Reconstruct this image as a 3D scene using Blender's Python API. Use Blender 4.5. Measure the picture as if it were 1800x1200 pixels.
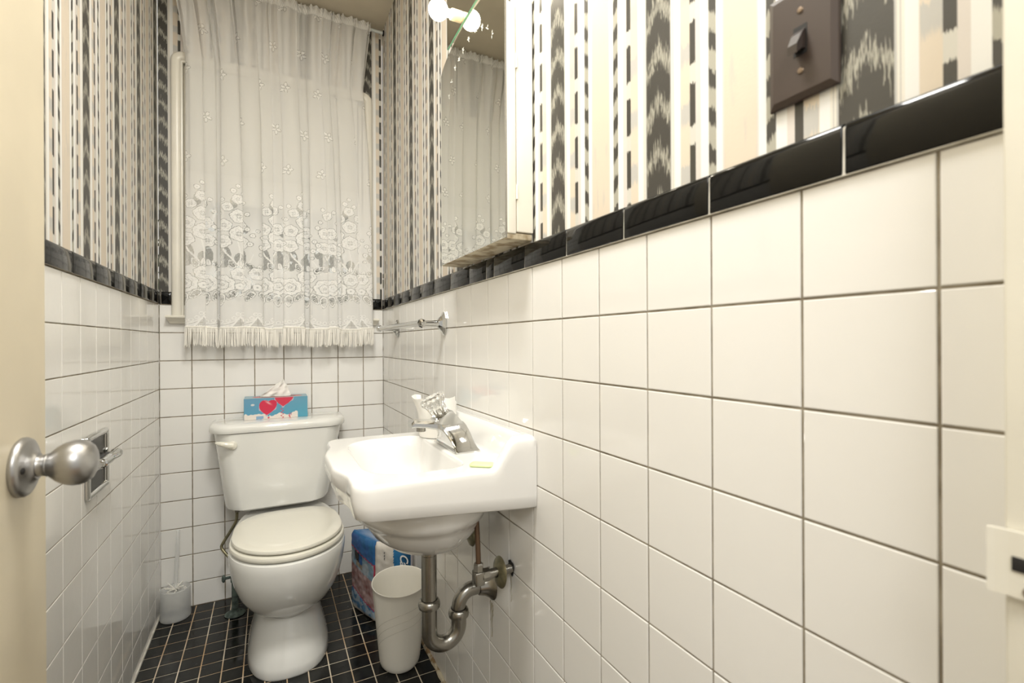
import bpy, bmesh, math, random
import numpy as np
from mathutils import Vector, Matrix, noise as mnoise
R = math.radians; PI = math.pi
random.seed(7); rng = np.random.default_rng(7)
sc = bpy.context.scene; col = sc.collection
for o in list(bpy.data.objects): bpy.data.objects.remove(o)

# ---------------------------------------------------------------- camera
T = .11                                   # tile pitch, metres
CAM = Vector((-4.3274*T, -20.6185*T, (10.87-1.3728)*T))
yaw = -.4704; roll = -.005
cd = bpy.data.cameras.new('camera'); cam = bpy.data.objects.new('camera', cd); col.objects.link(cam)
fwd = Vector((-math.sin(yaw), math.cos(yaw), 0)); rt = Vector((math.cos(yaw), math.sin(yaw), 0)); up = Vector((0, 0, 1))
rt2 = rt*math.cos(roll)+up*math.sin(roll); up2 = -rt*math.sin(roll)+up*math.cos(roll)
m = Matrix((rt2, up2, -fwd)).transposed().to_4x4(); m.translation = CAM
cam.matrix_world = m
cd.sensor_width = 36; cd.lens = 36*839.08/1800; cd.clip_start = .02
cd.dof.use_dof = True; cd.dof.focus_distance = 1.75; cd.dof.aperture_fstop = 5.6
sc.camera = cam
# ---------------------------------------------------------------- light
w = bpy.data.worlds.new('world'); sc.world = w; w.use_nodes = True
bg = w.node_tree.nodes['Background']; bg.inputs[0].default_value = (1, .97, .9, 1); bg.inputs[1].default_value = .32
def area(name, loc, target, sx, sy, power, color, spread=180):
    l = bpy.data.lights.new(name, 'AREA'); l.shape = 'RECTANGLE'; l.size = sx; l.size_y = sy; l.energy = power; l.color = color; l.spread = R(spread)
    o = bpy.data.objects.new(name, l); col.objects.link(o); o.location = loc
    o.rotation_euler = (Vector(target)-Vector(loc)).to_track_quat('-Z', 'Y').to_euler(); return o
area('hall_fill_light', (-.62, -3.05, 2.15), (-.35, -.6, .9), .7, .6, 11, (1, .99, .95))  # added fill behind the camera, standing in for bounced flash
area('bathroom_ceiling_light', (-.46, -1.62, 2.47), (-.46, -1.5, 0), .34, .34, 12.5, (1, .985, .935))
vs = sc.view_settings; vs.view_transform = 'Standard'; vs.look = 'None'; vs.gamma = 1; vs.use_curve_mapping = False; vs.exposure = 1.05

# ---------------------------------------------------------------- materials
def mat(name, c, rough=.5, metal=0, **kw):
    mt = bpy.data.materials.new(name); mt.use_nodes = True
    b = mt.node_tree.nodes['Principled BSDF']
    b.inputs['Base Color'].default_value = (*c, 1); b.inputs['Roughness'].default_value = rough; b.inputs['Metallic'].default_value = metal
    for k, v in kw.items(): b.inputs[k.replace('_', ' ')].default_value = v
    return mt
class N:                                  # tiny node-math helper
    def __init__(s, mt): s.mt = mt; s.t = mt.node_tree; s.b = s.t.nodes.get('Principled BSDF')
    def new(s, ty, **kw):
        n = s.t.nodes.new(ty)
        for k, v in kw.items(): setattr(n, k, v)
        return n
    def put(s, sock, v):
        if isinstance(v, bpy.types.NodeSocket): s.t.links.new(v, sock)
        else: sock.default_value = v
    def m(s, op, a, b=0., c=0.):
        n = s.new('ShaderNodeMath', operation=op)
        for i, v in enumerate((a, b, c)): s.put(n.inputs[i], v)
        return n.outputs[0]
    def mix(s, f, a, b):
        n = s.new('ShaderNodeMix', data_type='RGBA'); s.put(n.inputs[0], f)
        for i, v in ((6, a), (7, b)): s.put(n.inputs[i], (*v, 1) if isinstance(v, tuple) and len(v) == 3 else v)
        return n.outputs[2]
    def band(s, x, lo, hi):
        return s.m('MULTIPLY', s.m('GREATER_THAN', x, lo), s.m('LESS_THAN', x, hi))
    def sstep(s, x, lo, hi, a=0., b=1.):
        n = s.new('ShaderNodeMapRange', interpolation_type='SMOOTHSTEP'); s.put(n.inputs[0], x)
        for i, v in ((1, lo), (2, hi), (3, a), (4, b)): s.put(n.inputs[i], v)
        return n.outputs[0]
    def xyz(s, v):
        n = s.new('ShaderNodeSeparateXYZ'); s.put(n.inputs[0], v); return n.outputs
    def comb(s, x, y, z=0.):
        n = s.new('ShaderNodeCombineXYZ')
        for i, v in enumerate((x, y, z)): s.put(n.inputs[i], v)
        return n.outputs[0]
    def noise(s, v, scale, detail=2., rough=.5):
        n = s.new('ShaderNodeTexNoise'); 
        if v is not None: s.put(n.inputs['Vector'], v)
        n.inputs['Scale'].default_value = scale; n.inputs['Detail'].default_value = detail; n.inputs['Roughness'].default_value = rough
        return n.outputs[0]
    def obj(s): return s.new('ShaderNodeTexCoord').outputs['Object']
    def uv(s): return s.new('ShaderNodeTexCoord').outputs['UV']
    def bump(s, h, dist, strength=1.):
        n = s.new('ShaderNodeBump'); n.inputs['Distance'].default_value = dist; n.inputs['Strength'].default_value = strength
        s.put(n.inputs['Height'], h); s.t.links.new(n.outputs[0], s.b.inputs['Normal'])
    def col(s, v): s.put(s.b.inputs['Base Color'], v)

def wallpaper():
    mt = mat('ikat_striped_wallpaper', (.8, .8, .8), .45); n = N(mt)
    u, v, _ = n.xyz(n.uv()); P = .2555
    # distance from the centre of the nearest wide ikat stripe; signed cell coordinate
    f = n.m('SUBTRACT', n.m('FRACT', n.m('ADD', n.m('DIVIDE', u, P), .5)), .5)
    s = n.m('MULTIPLY', n.m('ABSOLUTE', f), P)
    cell = n.m('FLOOR', n.m('ADD', n.m('DIVIDE', u, P), .5))
    side = n.m('GREATER_THAN', f, 0.)
    off = n.m('ADD', n.m('MULTIPLY', cell, .37), n.m('MULTIPLY', side, .43))
    fib = n.noise(n.comb(n.m('MULTIPLY', u, 620.), n.m('MULTIPLY', v, 34.), 0.), 1., 2.)
    jag = n.m('SUBTRACT', fib, .5)
    r = n.new('ShaderNodeValToRGB'); r.color_ramp.interpolation = 'CONSTANT'
    W_ = (.80, .795, .77); B_ = (.68, .595, .485); K_ = (.67, .62, .575); G_ = (.50, .49, .46); C_ = (.76, .725, .65)
    stops = [(0, C_), (.0225, G_), (.0242, C_), (.0262, G_), (.0275, C_), (.030, W_), (.040, B_), (.0555, C_), (.0645, K_), (.0725, W_), (.0845, C_), (.0955, W_), (.1045, K_), (.1065, B_)]
    cr = r.color_ramp
    while len(cr.elements) < len(stops): cr.elements.new(.5)
    for e, (p, c) in zip(cr.elements, stops): e.position = p/.128
    for e, (p, c) in zip(cr.elements, stops): e.position = p/.128; e.color = (*c, 1)
    n.put(r.inputs[0], n.m('DIVIDE', s, .128)); c = r.outputs[0]
    DK = (.052, .048, .040); LT = (.40, .385, .32); LG = (.62, .60, .54)
    # wide ikat: light chevrons on charcoal
    wide = n.m('LESS_THAN', s, .0225)
    ph = n.m('FRACT', n.m('DIVIDE', n.m('ADD', n.m('ADD', v, n.m('MULTIPLY', s, 1.25)), n.m('MULTIPLY', jag, .075)), .068))
    light = n.m('MULTIPLY', n.sstep(ph, .02, .10), n.sstep(ph, .33, .43, 1., 0.))
    fine = n.noise(n.comb(n.m('MULTIPLY', u, 1500.), n.m('MULTIPLY', v, 60.), 3.), 1., 1.)
    light = n.m('MULTIPLY', light, n.sstep(fine, .38, .52))
    c = n.mix(wide, c, n.mix(light, DK, LT))
    # dashes
    dash = n.band(s, .0555, .0645)
    ph = n.m('FRACT', n.m('ADD', n.m('DIVIDE', n.m('ADD', v, n.m('MULTIPLY', jag, .016)), .078), off))
    c = n.mix(dash, c, n.mix(n.m('GREATER_THAN', ph, .30), LG, DK))
    # small ikat
    sm = n.band(s, .0845, .0955)
    ph = n.m('FRACT', n.m('ADD', n.m('DIVIDE', n.m('ADD', n.m('ADD', v, n.m('MULTIPLY', s, .9)), n.m('MULTIPLY', jag, .024)), .046), off))
    c = n.mix(sm, c, n.mix(n.sstep(ph, .48, .56), LT, DK))
    # grey ghosts on the beige beside the dashes and faint mottling of the wide beige
    gh = n.band(s, .0405, .0555)
    ph = n.m('FRACT', n.m('ADD', n.m('DIVIDE', n.m('ADD', v, n.m('MULTIPLY', jag, .03)), .078), n.m('ADD', off, .3)))
    c = n.mix(n.m('MULTIPLY', gh, n.sstep(ph, .60, .74, 0., .95)), c, G_)
    wb = n.m('GREATER_THAN', s, .1065)
    bl = n.noise(n.comb(n.m('MULTIPLY', u, 90.), n.m('MULTIPLY', v, 16.), 8.), 1., 2.)
    c = n.mix(n.m('MULTIPLY', wb, n.sstep(bl, .55, .75, 0., .45)), c, G_)
    n.col(c); n.bump(n.noise(n.uv(), 260., 1.), .0004, .25)
    return mt
M = {}
M['paper'] = wallpaper()
def ceramic(name, c, rough=.1, bump=.00012, scale=45.):
    mt = mat(name, c, rough); n = N(mt); n.b.inputs['IOR'].default_value = 1.5
    n.bump(n.noise(n.obj(), scale, 2.), bump*10, .12); return mt
M['tile'] = ceramic('white_glazed_tile', (.83, .815, .78), .07)
M['black_tile'] = ceramic('black_glazed_tile', (.006, .006, .0055), .08); M['black_tile'].node_tree.nodes['Principled BSDF'].inputs['IOR'].default_value = 1.38
def floor_tile():
    mt = mat('black_floor_tile', (.012, .012, .011), .22); n = N(mt)
    k = n.noise(n.obj(), 9., 4.); n.col(n.mix(n.sstep(k, .45, .75), (.006, .0065, .006), (.020, .020, .017)))
    n.b.inputs['IOR'].default_value = 1.4; n.put(n.b.inputs['Roughness'], n.sstep(n.noise(n.obj(), 30., 3.), .3, .7, .10, .28)); return mt
M['floor_tile'] = floor_tile()
def grout(name, a, b, sc_=30.):
    mt = mat(name, a, .85); n = N(mt); n.col(n.mix(n.sstep(n.noise(n.obj(), sc_, 4.), .35, .65), a, b)); n.bump(n.noise(n.obj(), 900., 2.), .0006, .5); return mt
M['grout'] = grout('wall_grout', (.22, .185, .13), (.34, .30, .23))
M['grout_dark'] = grout('aged_wall_grout', (.20, .165, .115), (.34, .29, .22))
M['grout_floor'] = grout('floor_grout', (.52, .36, .21), (.72, .65, .52), 7.)
M['grout_light'] = grout('border_grout', (.55, .52, .45), (.72, .70, .63))
def paint(name, c, rough=.5, sc_=6., amt=.92, bump=.0005):
    mt = mat(name, c, rough); n = N(mt); d = tuple(x*amt for x in c)
    n.col(n.mix(n.sstep(n.noise(n.obj(), sc_, 3.), .35, .65), c, d)); n.bump(n.noise(n.obj(), 140., 2.), bump, .2); return mt
M['ceiling'] = paint('cream_ceiling_paint', (.62, .56, .44), .8)
M['door'] = paint('cream_door_paint', (.75, .67, .51), .45)
M['jamb'] = paint('cream_jamb_paint', (.76, .725, .62), .45)
M['trim'] = paint('cream_gloss_paint', (.84, .80, .70), .3)
M['cab'] = paint('white_cabinet_enamel', (.84, .80, .70), .3)
def rusty():
    mt = mat('grimy_cabinet_underside', (.5, .43, .3), .6); n = N(mt)
    k = n.noise(n.obj(), 26., 5.); n.col(n.mix(n.sstep(k, .4, .62), (.66, .59, .44), (.30, .22, .12))); return mt
M['rusty'] = rusty()
M['mirror'] = mat('silvered_mirror', (.80, .80, .755), .015, 1)
M['mirror_edge'] = mat('green_glass_edge', (.20, .50, .33), .12, 0, Emission_Strength=0)
M['etch'] = mat('etched_glass', (.80, .80, .74), .6)
def porc(name, c, rough=.12):
    mt = mat(name, c, rough, 0, Coat_Weight=.5, Coat_Roughness=.05); return mt
M['porcelain'] = porc('white_porcelain', (.80, .795, .755))
M['sink'] = porc('white_enamel', (.79, .78, .755), .1)
M['seat'] = porc('white_toilet_seat_plastic', (.78, .755, .66), .18)
M['plastic'] = mat('white_plastic', (.83, .80, .72), .32)
M['bin_in'] = mat('bin_plastic_line', (.50, .47, .40), .5)
M['chrome'] = mat('polished_chrome', (.60, .60, .585), .07, 1)
M['chrome_old'] = mat('worn_chrome', (.35, .335, .30), .27, 1)
M['nickel'] = mat('satin_nickel', (.44, .435, .43), .36, 1)
M['dark'] = mat('dark_hole', (.012, .011, .010), .7)
M['brass'] = grout('tarnished_brass', (.20, .19, .12), (.30, .27, .17), 60.)
N(M['brass']).b.inputs['Metallic'].default_value = .8; N(M['brass']).b.inputs['Roughness'].default_value = .38
M['copper'] = mat('brown_supply_tube', (.14, .085, .05), .4, .6)
M['verdigris'] = grout('green_painted_pipe', (.05, .068, .058), (.12, .155, .135), 60.)
M['brown'] = mat('brown_switch_plastic', (.046, .030, .023), .42)
M['brown_dark'] = mat('dark_brown_toggle', (.026, .017, .013), .3)
M['screw'] = mat('dulled_screw', (.22, .17, .13), .35, .9)
M['acrylic'] = mat('clear_acrylic', (.96, .96, .94), .04, 0, Transmission_Weight=1., IOR=1.47)
M['frost'] = mat('frosted_plastic', (.86, .87, .86), .42, 0, Transmission_Weight=.3, IOR=1.3, Alpha=.42)
M['bristle'] = mat('white_bristles', (.88, .86, .80), .6)
M['paper_white'] = mat('soft_tissue_paper', (.87, .85, .80), .9)
M['soap'] = mat('pale_green_soap', (.66, .80, .38), .35, 0, Subsurface_Weight=.1)
M['bulb'] = mat('lit_bulb', (1, .96, .86), .3, 0); bb = M['bulb'].node_tree.nodes['Principled BSDF']
bb.inputs['Emission Color'].default_value = (1, .90, .72, 1); bb.inputs['Emission Strength'].default_value = 26.
M['socket'] = mat('cream_socket', (.80, .64, .42), .4)
M['glass'] = mat('window_glass', (.9, .95, .94), .02, 0, Transmission_Weight=1., IOR=1.1)
M['shade'] = mat('cream_roller_blind', (.74, .72, .64), .8, 0, Transmission_Weight=0.)
M['leaf'] = grout('dark_garden_leaves', (.045, .07, .04), (.13, .16, .10), 20.)
M['rod'] = mat('white_rod', (.62, .66, .66), .3)
M['caulk'] = None
def caulk():
    mt = mat('dirty_caulk', (.6, .55, .42), .6); n = N(mt)
    n.col(n.mix(n.sstep(n.noise(n.obj(), 28., 4.), .42, .60), (.66, .60, .46), (.30, .19, .09))); return mt
M['caulk'] = caulk()
def colattr(name, rough=.4, attr='Col'):
    mt = mat(name, (1, 1, 1), rough); n = N(mt); a = n.new('ShaderNodeVertexColor', layer_name=attr); n.col(a.outputs[0]); return mt
M['card'] = colattr('printed_card', .38)
M['film'] = colattr('printed_plastic_film', .22)
N(M['film']).bump(N(M['film']).noise(N(M['film']).obj(), 45., 3.), .004, .35)
def lace(name, base):
    mt = bpy.data.materials.new(name); mt.use_nodes = True; t = mt.node_tree; n = N(mt)
    t.nodes.remove(t.nodes['Principled BSDF']); out = t.nodes['Material Output']
    a = n.new('ShaderNodeAttribute', attribute_name='lace')
    df = n.new('ShaderNodeBsdfDiffuse'); df.inputs[0].default_value = (*base, 1)
    tl = n.new('ShaderNodeBsdfTranslucent'); tl.inputs[0].default_value = (*base, 1)
    tr = n.new('ShaderNodeBsdfTransparent')
    m1 = n.new('ShaderNodeMixShader'); m1.inputs[0].default_value = .2; m2 = n.new('ShaderNodeMixShader')
    t.links.new(df.outputs[0], m1.inputs[1]); t.links.new(tl.outputs[0], m1.inputs[2])
    t.links.new(a.outputs['Fac'], m2.inputs[0]); t.links.new(tr.outputs[0], m2.inputs[1]); t.links.new(m1.outputs[0], m2.inputs[2])
    t.links.new(m2.outputs[0], out.inputs[0]); return mt
M['lace'] = lace('white_lace', (.93, .92, .895))
M['fringe'] = mat('white_cotton_fringe', (.86, .83, .76), .9)

# ---------------------------------------------------------------- mesh helpers
class MB:
    def __init__(s): s.v = []; s.f = []; s.mi = []; s.sm = []
    def add(s, v, f, mi=0, smooth=False):
        o = len(s.v); s.v += [tuple(p) for p in v]
        for q in f: s.f.append(tuple(i+o for i in q)); s.mi.append(mi); s.sm.append(smooth)
        return s
    def box(s, x0, x1, y0, y1, z0, z1, b=0., mi=0):
        if b <= 0:
            v = [(x, y, z) for x in (x0, x1) for y in (y0, y1) for z in (z0, z1)]
            return s.add(v, [(0, 1, 3, 2), (4, 6, 7, 5), (0, 4, 5, 1), (2, 3, 7, 6), (0, 2, 6, 4), (1, 5, 7, 3)], mi)
        bm = bmesh.new(); bmesh.ops.create_cube(bm, size=1)
        for q in bm.verts: q.co = Vector(((x0+x1)/2+q.co.x*(x1-x0), (y0+y1)/2+q.co.y*(y1-y0), (z0+z1)/2+q.co.z*(z1-z0)))
        bmesh.ops.bevel(bm, geom=bm.edges[:], offset=b, segments=3, profile=.5, affect='EDGES')
        s.bm(bm, mi, True); return s
    def bm(s, bm, mi=0, smooth=False):
        bm.verts.index_update(); s.add([v.co for v in bm.verts], [[v.index for v in f.verts] for f in bm.faces], mi, smooth); bm.free(); return s
    def loft(s, rings, mi=0, closed=True, cap0=True, cap1=True, smooth=True):
        n = len(rings[0]); v = [p for r in rings for p in r]; f = []
        for i in range(len(rings)-1):
            for j in range(n if closed else n-1):
                k = (j+1) % n; f.append((i*n+j, i*n+k, (i+1)*n+k, (i+1)*n+j))
        if cap0: f.append(tuple(range(n))[::-1])
        if cap1: f.append(tuple((len(rings)-1)*n+j for j in range(n)))
        return s.add(v, f, mi, smooth)
    def lathe(s, prof, c, axis=(0, 0, 1), seg=32, mi=0, cap0=True, cap1=True, sx=1., sy=1., rot=0.):
        a = Vector(axis).normalized(); q = Vector((0, 0, 1)).rotation_difference(a); c = Vector(c); rings = []
        for r, h in prof: rings.append([c+q @ Vector((r*sx*math.cos(2*PI*i/seg+rot), r*sy*math.sin(2*PI*i/seg+rot), h)) for i in range(seg)])
        return s.loft(rings, mi, True, cap0, cap1)
    def tube(s, pts, r, seg=14, mi=0, cap=True, sub=0):
        pts = [Vector(p) for p in pts]
        if sub: pts = spline(pts, sub)
        rad = r if hasattr(r, '__len__') else [r]*len(pts)
        if len(rad) != len(pts): rad = [np.interp(i/(len(pts)-1), np.linspace(0, 1, len(rad)), rad) for i in range(len(pts))]
        t0 = (pts[1]-pts[0]).normalized(); x = t0.orthogonal().normalized(); rings = []
        for i, p in enumerate(pts):
            t = (pts[min(i+1, len(pts)-1)]-pts[max(i-1, 0)]).normalized()
            x = (x-t*x.dot(t)).normalized(); y = t.cross(x)
            rings.append([p+(x*math.cos(2*PI*j/seg)+y*math.sin(2*PI*j/seg))*rad[i] for j in range(seg)])
        return s.loft(rings, mi, True, cap, cap)
    def build(s, name, mats, parent=None, loc=None, smooth=None, sharp=40):
        me = bpy.data.meshes.new(name)
        o = bpy.data.objects.new(name, me); col.objects.link(o)
        base = Vector(parent['_b']) if parent is not None else Vector(loc if loc is not None else (0, 0, 0))
        me.from_pydata([tuple(Vector(p)-base) for p in s.v], [], s.f)
        for mt in (mats if isinstance(mats, (list, tuple)) else [mats]): me.materials.append(mt)
        me.polygons.foreach_set('material_index', s.mi)
        me.polygons.foreach_set('use_smooth', [smooth if smooth is not None else a for a in s.sm])
        bm = bmesh.new(); bm.from_mesh(me); bmesh.ops.remove_doubles(bm, verts=bm.verts, dist=1e-6)
        bmesh.ops.recalc_face_normals(bm, faces=bm.faces)
        for e in bm.edges:
            if len(e.link_faces) == 2 and e.calc_face_angle(0) > R(sharp): e.smooth = False
        bm.to_mesh(me); bm.free(); me.update()
        if parent is not None: o.parent = parent; o['_b'] = parent['_b']
        else: o.location = base; o['_b'] = tuple(base)
        return o
def spline(p, n):
    out = []; q = [p[0]]+p+[p[-1]]
    for i in range(1, len(q)-2):
        for k in range(n):
            t = k/n; a, b, c, d = q[i-1], q[i], q[i+1], q[i+2]
            out.append(.5*((2*b)+(c-a)*t+(2*a-5*b+4*c-d)*t*t+(3*b-a-3*c+d)*t**3))
    out.append(p[-1]); return out
def sm(t): t = max(0, min(1, t)); return t*t*(3-2*t)
def thing(name, label, cat, loc, group=None):
    o = bpy.data.objects.new(name, None); col.objects.link(o); o.location = loc; o['_b'] = tuple(loc); o.empty_display_size = .05
    o['label'] = label; o['category'] = cat
    if group: o['group'] = group
    return o
def tag(o, label, cat, group=None):
    o['label'] = label; o['category'] = cat
    if group: o['group'] = group
    return o
def struct(o): o['kind'] = 'structure'; return o
def outline(front, back, cx, a, n=48, pf=2., pb=2.6, yc=None, z=0.):
    """egg plan: front/back are y ends, a half-width"""
    yc = (front+back)/2 if yc is None else yc; out = []
    for i in range(n):
        t = 2*PI*i/n; c, s_ = math.cos(t), math.sin(t); p = pf if s_ < 0 else pb
        ext = (yc-front) if s_ < 0 else (back-yc)
        out.append((cx+a*math.copysign(abs(c)**(2/p), c), yc+ext*math.copysign(abs(s_)**(2/p), s_), z))
    return out
def rrect(x0, x1, y0, y1, r, z=0., k=8):
    """rounded rectangle, r = 4 corner radii (x1y1, x0y1, x0y0, x1y0)"""
    r = r if hasattr(r, '__len__') else (r,)*4; out = []
    for (cx, cy, rr, a0) in ((x1-r[0], y1-r[0], r[0], 0), (x0+r[1], y1-r[1], r[1], 90), (x0+r[2], y0+r[2], r[2], 180), (x1-r[3], y0+r[3], r[3], 270)):
        for i in range(k+1):
            a = R(a0+90*i/k); out.append((cx+rr*math.cos(a), cy+rr*math.sin(a), z))
    return out
def inset(ring, d, z=None):
    """shrink ring toward centre by distance d (approx.)"""
    n = len(ring); out = []
    for i in range(n):
        p = Vector(ring[i]); a = Vector(ring[i-1]); b = Vector(ring[(i+1) % n]); t = (b-a)
        if t.length < 1e-9: t = Vector((1, 0, 0))
        nn = Vector((-t.y, t.x, 0)).normalized(); q = p+nn*d; out.append((q.x, q.y, p.z if z is None else z))
    return out

W = 7.785*T; ZC = 10.87*T; ZT = ZC+.049; H = 2.495; YF = -2.14    # room width, border bottom/top, ceiling, front wall
def tiles(mb, us, vs_, place, gap, h=.0016, bev=.0010, mi=0, tilt=.00025, skip=None):
    for i in range(len(us)-1):
        for j in range(len(vs_)-1):
            if skip and skip(i, j): continue
            a, b, c, d = us[i]+gap/2, us[i+1]-gap/2, vs_[j]+gap/2, vs_[j+1]-gap/2
            if b-a < .004 or d-c < .004: continue
            e = min(bev, (b-a)/3, (d-c)/3); tl = [h+random.uniform(-tilt, tilt) for _ in range(4)]
            V = [place(x, y, 0) for x, y in ((a, c), (b, c), (b, d), (a, d))]
            e1 = e*.45
            V += [place(x, y, t_*.72) for (x, y), t_ in zip(((a+e1*.4, c+e1*.4), (b-e1*.4, c+e1*.4), (b-e1*.4, d-e1*.4), (a+e1*.4, d-e1*.4)), tl)]
            V += [place(x, y, t_) for (x, y), t_ in zip(((a+e, c+e), (b-e, c+e), (b-e, d-e), (a+e, d-e)), tl)]
            F = []
            for k in (0, 4):
                for q in range(4): F.append((k+q, k+(q+1) % 4, k+4+(q+1) % 4, k+4+q))
            mb.add(V, F, mi, False); mb.add(V[8:], [(0, 1, 2, 3)], mi, False)
def lines(start, step, lo, hi):
    k0 = math.ceil((lo-start)/step-1e-6); out = [lo]; k = k0
    while start+k*step < hi-1e-4:
        if start+k*step > lo+1e-3: out.append(start+k*step)
        k += 1
    return out+[hi]
zs = lines(ZC, T, 0, ZC)
def setuv(o, fn):
    me = o.data; uv = me.uv_layers.new(name='pattern'); base = Vector(o['_b'])
    for l in me.loops:
        p = me.vertices[l.vertex_index].co+base; uv.data[l.index].uv = fn(p)
# right wall: grout plane at x=+.0016, tile faces at x=0, paper at x=+.002
def wall(name, place, us, u0, u1, fn, gm, cut=None, gap=.0027):
    mb = MB()
    def quad(a, b, c, d, h, mi): mb.add([place(a, c, h), place(b, c, h), place(b, d, h), place(a, d, h)], [(0, 1, 2, 3)], mi)
    tiles(mb, us, zs, place, gap)
    if cut:
        cu0, cu1, cz0, cz1 = cut
        quad(u0, u1, 0, cz0, 0, 1) if cz0 < ZC else None
        quad(u0, cu0, cz0, ZC, 0, 1); quad(cu1, u1, cz0, ZC, 0, 1)
        quad(u0, cu0, ZC, cz1, -.0004, 2); quad(cu1, u1, ZC, cz1, -.0004, 2); quad(u0, u1, cz1, H, -.0004, 2)
    else:
        quad(u0, u1, 0, ZC, 0, 1); quad(u0, u1, ZC, H, -.0004, 2)
    # masonry behind
    def blk(a, b, c, d):
        v = [place(x, z, h) for x in (a, b) for z in (c, d) for h in (-.12, -.002)]
        mb.add(v, [(0, 1, 3, 2), (4, 6, 7, 5), (0, 4, 5, 1), (2, 3, 7, 6), (0, 2, 6, 4), (1, 5, 7, 3)], 3)
    if cut:
        blk(u0, cu0, 0, H); blk(cu1, u1, 0, H); blk(cu0, cu1, 0, cz0); blk(cu0, cu1, cz1, H)
    else: blk(u0, u1, 0, H)
    o = mb.build(name, [M['tile'], gm, M['paper'], M['ceiling']]); setuv(o, fn); return struct(o)
s0 = .0016
usR = lines(-(18+.9357)*T, T, YF, 0)
wall('wall_right', lambda u, z, h: (s0-h, u, z), usR, YF, 0, lambda p: (-p.y-1.7747, p.z), M['grout'])
usL = lines(-1.0832, T, YF, 0)
wall('wall_left', lambda u, z, h: (-W-s0+h, u, z), usL, YF, 0, lambda p: (-p.y-.2995, p.z), M['grout'])
usB = lines(-.0907, T, -W, 0)
WX0, WX1, WZ0, WZ1 = -.775, -.09, 1.165, 2.165       # window opening
wall('wall_back', lambda u, z, h: (u, s0-h, z), usB, -W, 0, lambda p: ((p.x+.0699)*.984, p.z), M['grout_dark'], cut=(WX0, WX1, WZ0, WZ1), gap=.0034)
# front wall around the doorway
DX0, DX1 = -.735, -.06
mb = MB(); mb.box(-W, DX0-.02, YF-.115, YF, 0, H); mb.box(DX1+.02, 0, YF-.115, YF, 0, H); mb.box(DX0-.02, DX1+.02, YF-.115, YF, 2.05, H)
struct(mb.build('wall_front', M['ceiling']))
# floor
mb = MB(); fx = lines(-.739, .0615, -W, 0); fy = lines(-.062, .0615, -2.32, 0)
tiles(mb, fx, fy, lambda x, y, h: (x, y, h-.0012), .0033, .0012, .001, 0, .00018)
mb.add([(-W, -2.32, -.0012), (0, -2.32, -.0012), (0, 0, -.0012), (-W, 0, -.0012)], [(0, 1, 2, 3)], 1)
mb.box(-W-.12, .12, -2.4, .12, -.1, -.004, 0, 2)
struct(mb.build('floor', [M['floor_tile'], M['grout_floor'], M['ceiling']]))
mb = MB().box(-W-.1, .1, YF-.1, .1, H, H+.08); struct(mb.build('ceiling', M['ceiling']))
mb = MB().box(-2.2, 1.4, -4.2, -2.4, -.1, -.006); struct(mb.build('floor', grout('hall_floorboards', (.20, .11, .05), (.30, .17, .08), 5.)))
# black bullnose border tiles
def border(name, us, place, gm):
    mb = MB(); g = .0022
    prof = [(.0, .0), (.0, .0052), (.0012, .0062), (.040, .0062), (.0448, .0052), (.0475, .0030), (.0487, .0)]
    for a, b in zip(us[:-1], us[1:]):
        a += g/2; b -= g/2
        if b-a < .006: continue
        tl = random.uniform(-.0004, .0004)
        rings = [[place(u_, ZC+.001+z_, max(0, h_-(e_ if h_ > 0 else 0))+tl*(h_ > 0)) for z_, h_ in prof] for u_, e_ in ((a, .0012), (a+.0007, .0003), (a+.0016, 0), (b-.0016, 0), (b-.0007, .0003), (b, .0012))]
        mb.loft(rings, 0, False, True, True)
    q = [place(us[0], ZC, 0), place(us[-1], ZC, 0), place(us[-1], ZT-.0015, 0), place(us[0], ZT-.0015, 0)]
    q2 = [place(us[0], ZC, .0052), place(us[-1], ZC, .0052), place(us[-1], ZT-.0045, .0044), place(us[0], ZT-.0045, .0044)]
    mb.add(q+q2, [(4, 5, 6, 7), (0, 1, 5, 4), (2, 3, 7, 6), (1, 2, 6, 5), (3, 0, 4, 7)], 1)
    return struct(mb.build(name, [M['black_tile'], gm], sharp=70))
jR = [YF, -2.015, -1.864, -1.709, -1.555, -1.399, -1.247, -1.202, -1.093, -.945, -.784, -.63, -.477, -.323, -.17, -.016, -.0001]
border('trim_1', jR, lambda u, z, h: (s0-h, u, z), M['grout_light'])
jL = [YF]+[-1.075-.152*k for k in range(6, -1, -1)]+[-.924, -.771, -.617, -.463, -.309, -.151, -.007]
border('trim_2', jL, lambda u, z, h: (-W-s0+h, u, z), M['grout_dark'])
border('trim_3', [-W+.0065, -.816], lambda u, z, h: (u, s0-h, z), M['grout_dark'])
border('trim_4', [-.047, -.0065], lambda u, z, h: (u, s0-h, z), M['grout_dark'])
# caulk along the foot of the right wall
mb = MB(); pts = [(-.003, y, .0015) for y in np.linspace(YF+.01, -.008, 60)]
mb.tube(pts, [.006+.003*abs(math.sin(i*1.7))*(1 if i < 42 else .4) for i in range(60)], 8); struct(mb.build('trim_5', M['caulk']))
mb = MB(); mb.tube([(-W+.002, y, .001) for y in np.linspace(YF+.01, -.008, 30)], .004, 6); struct(mb.build('trim_6', M['grout_light']))

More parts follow.
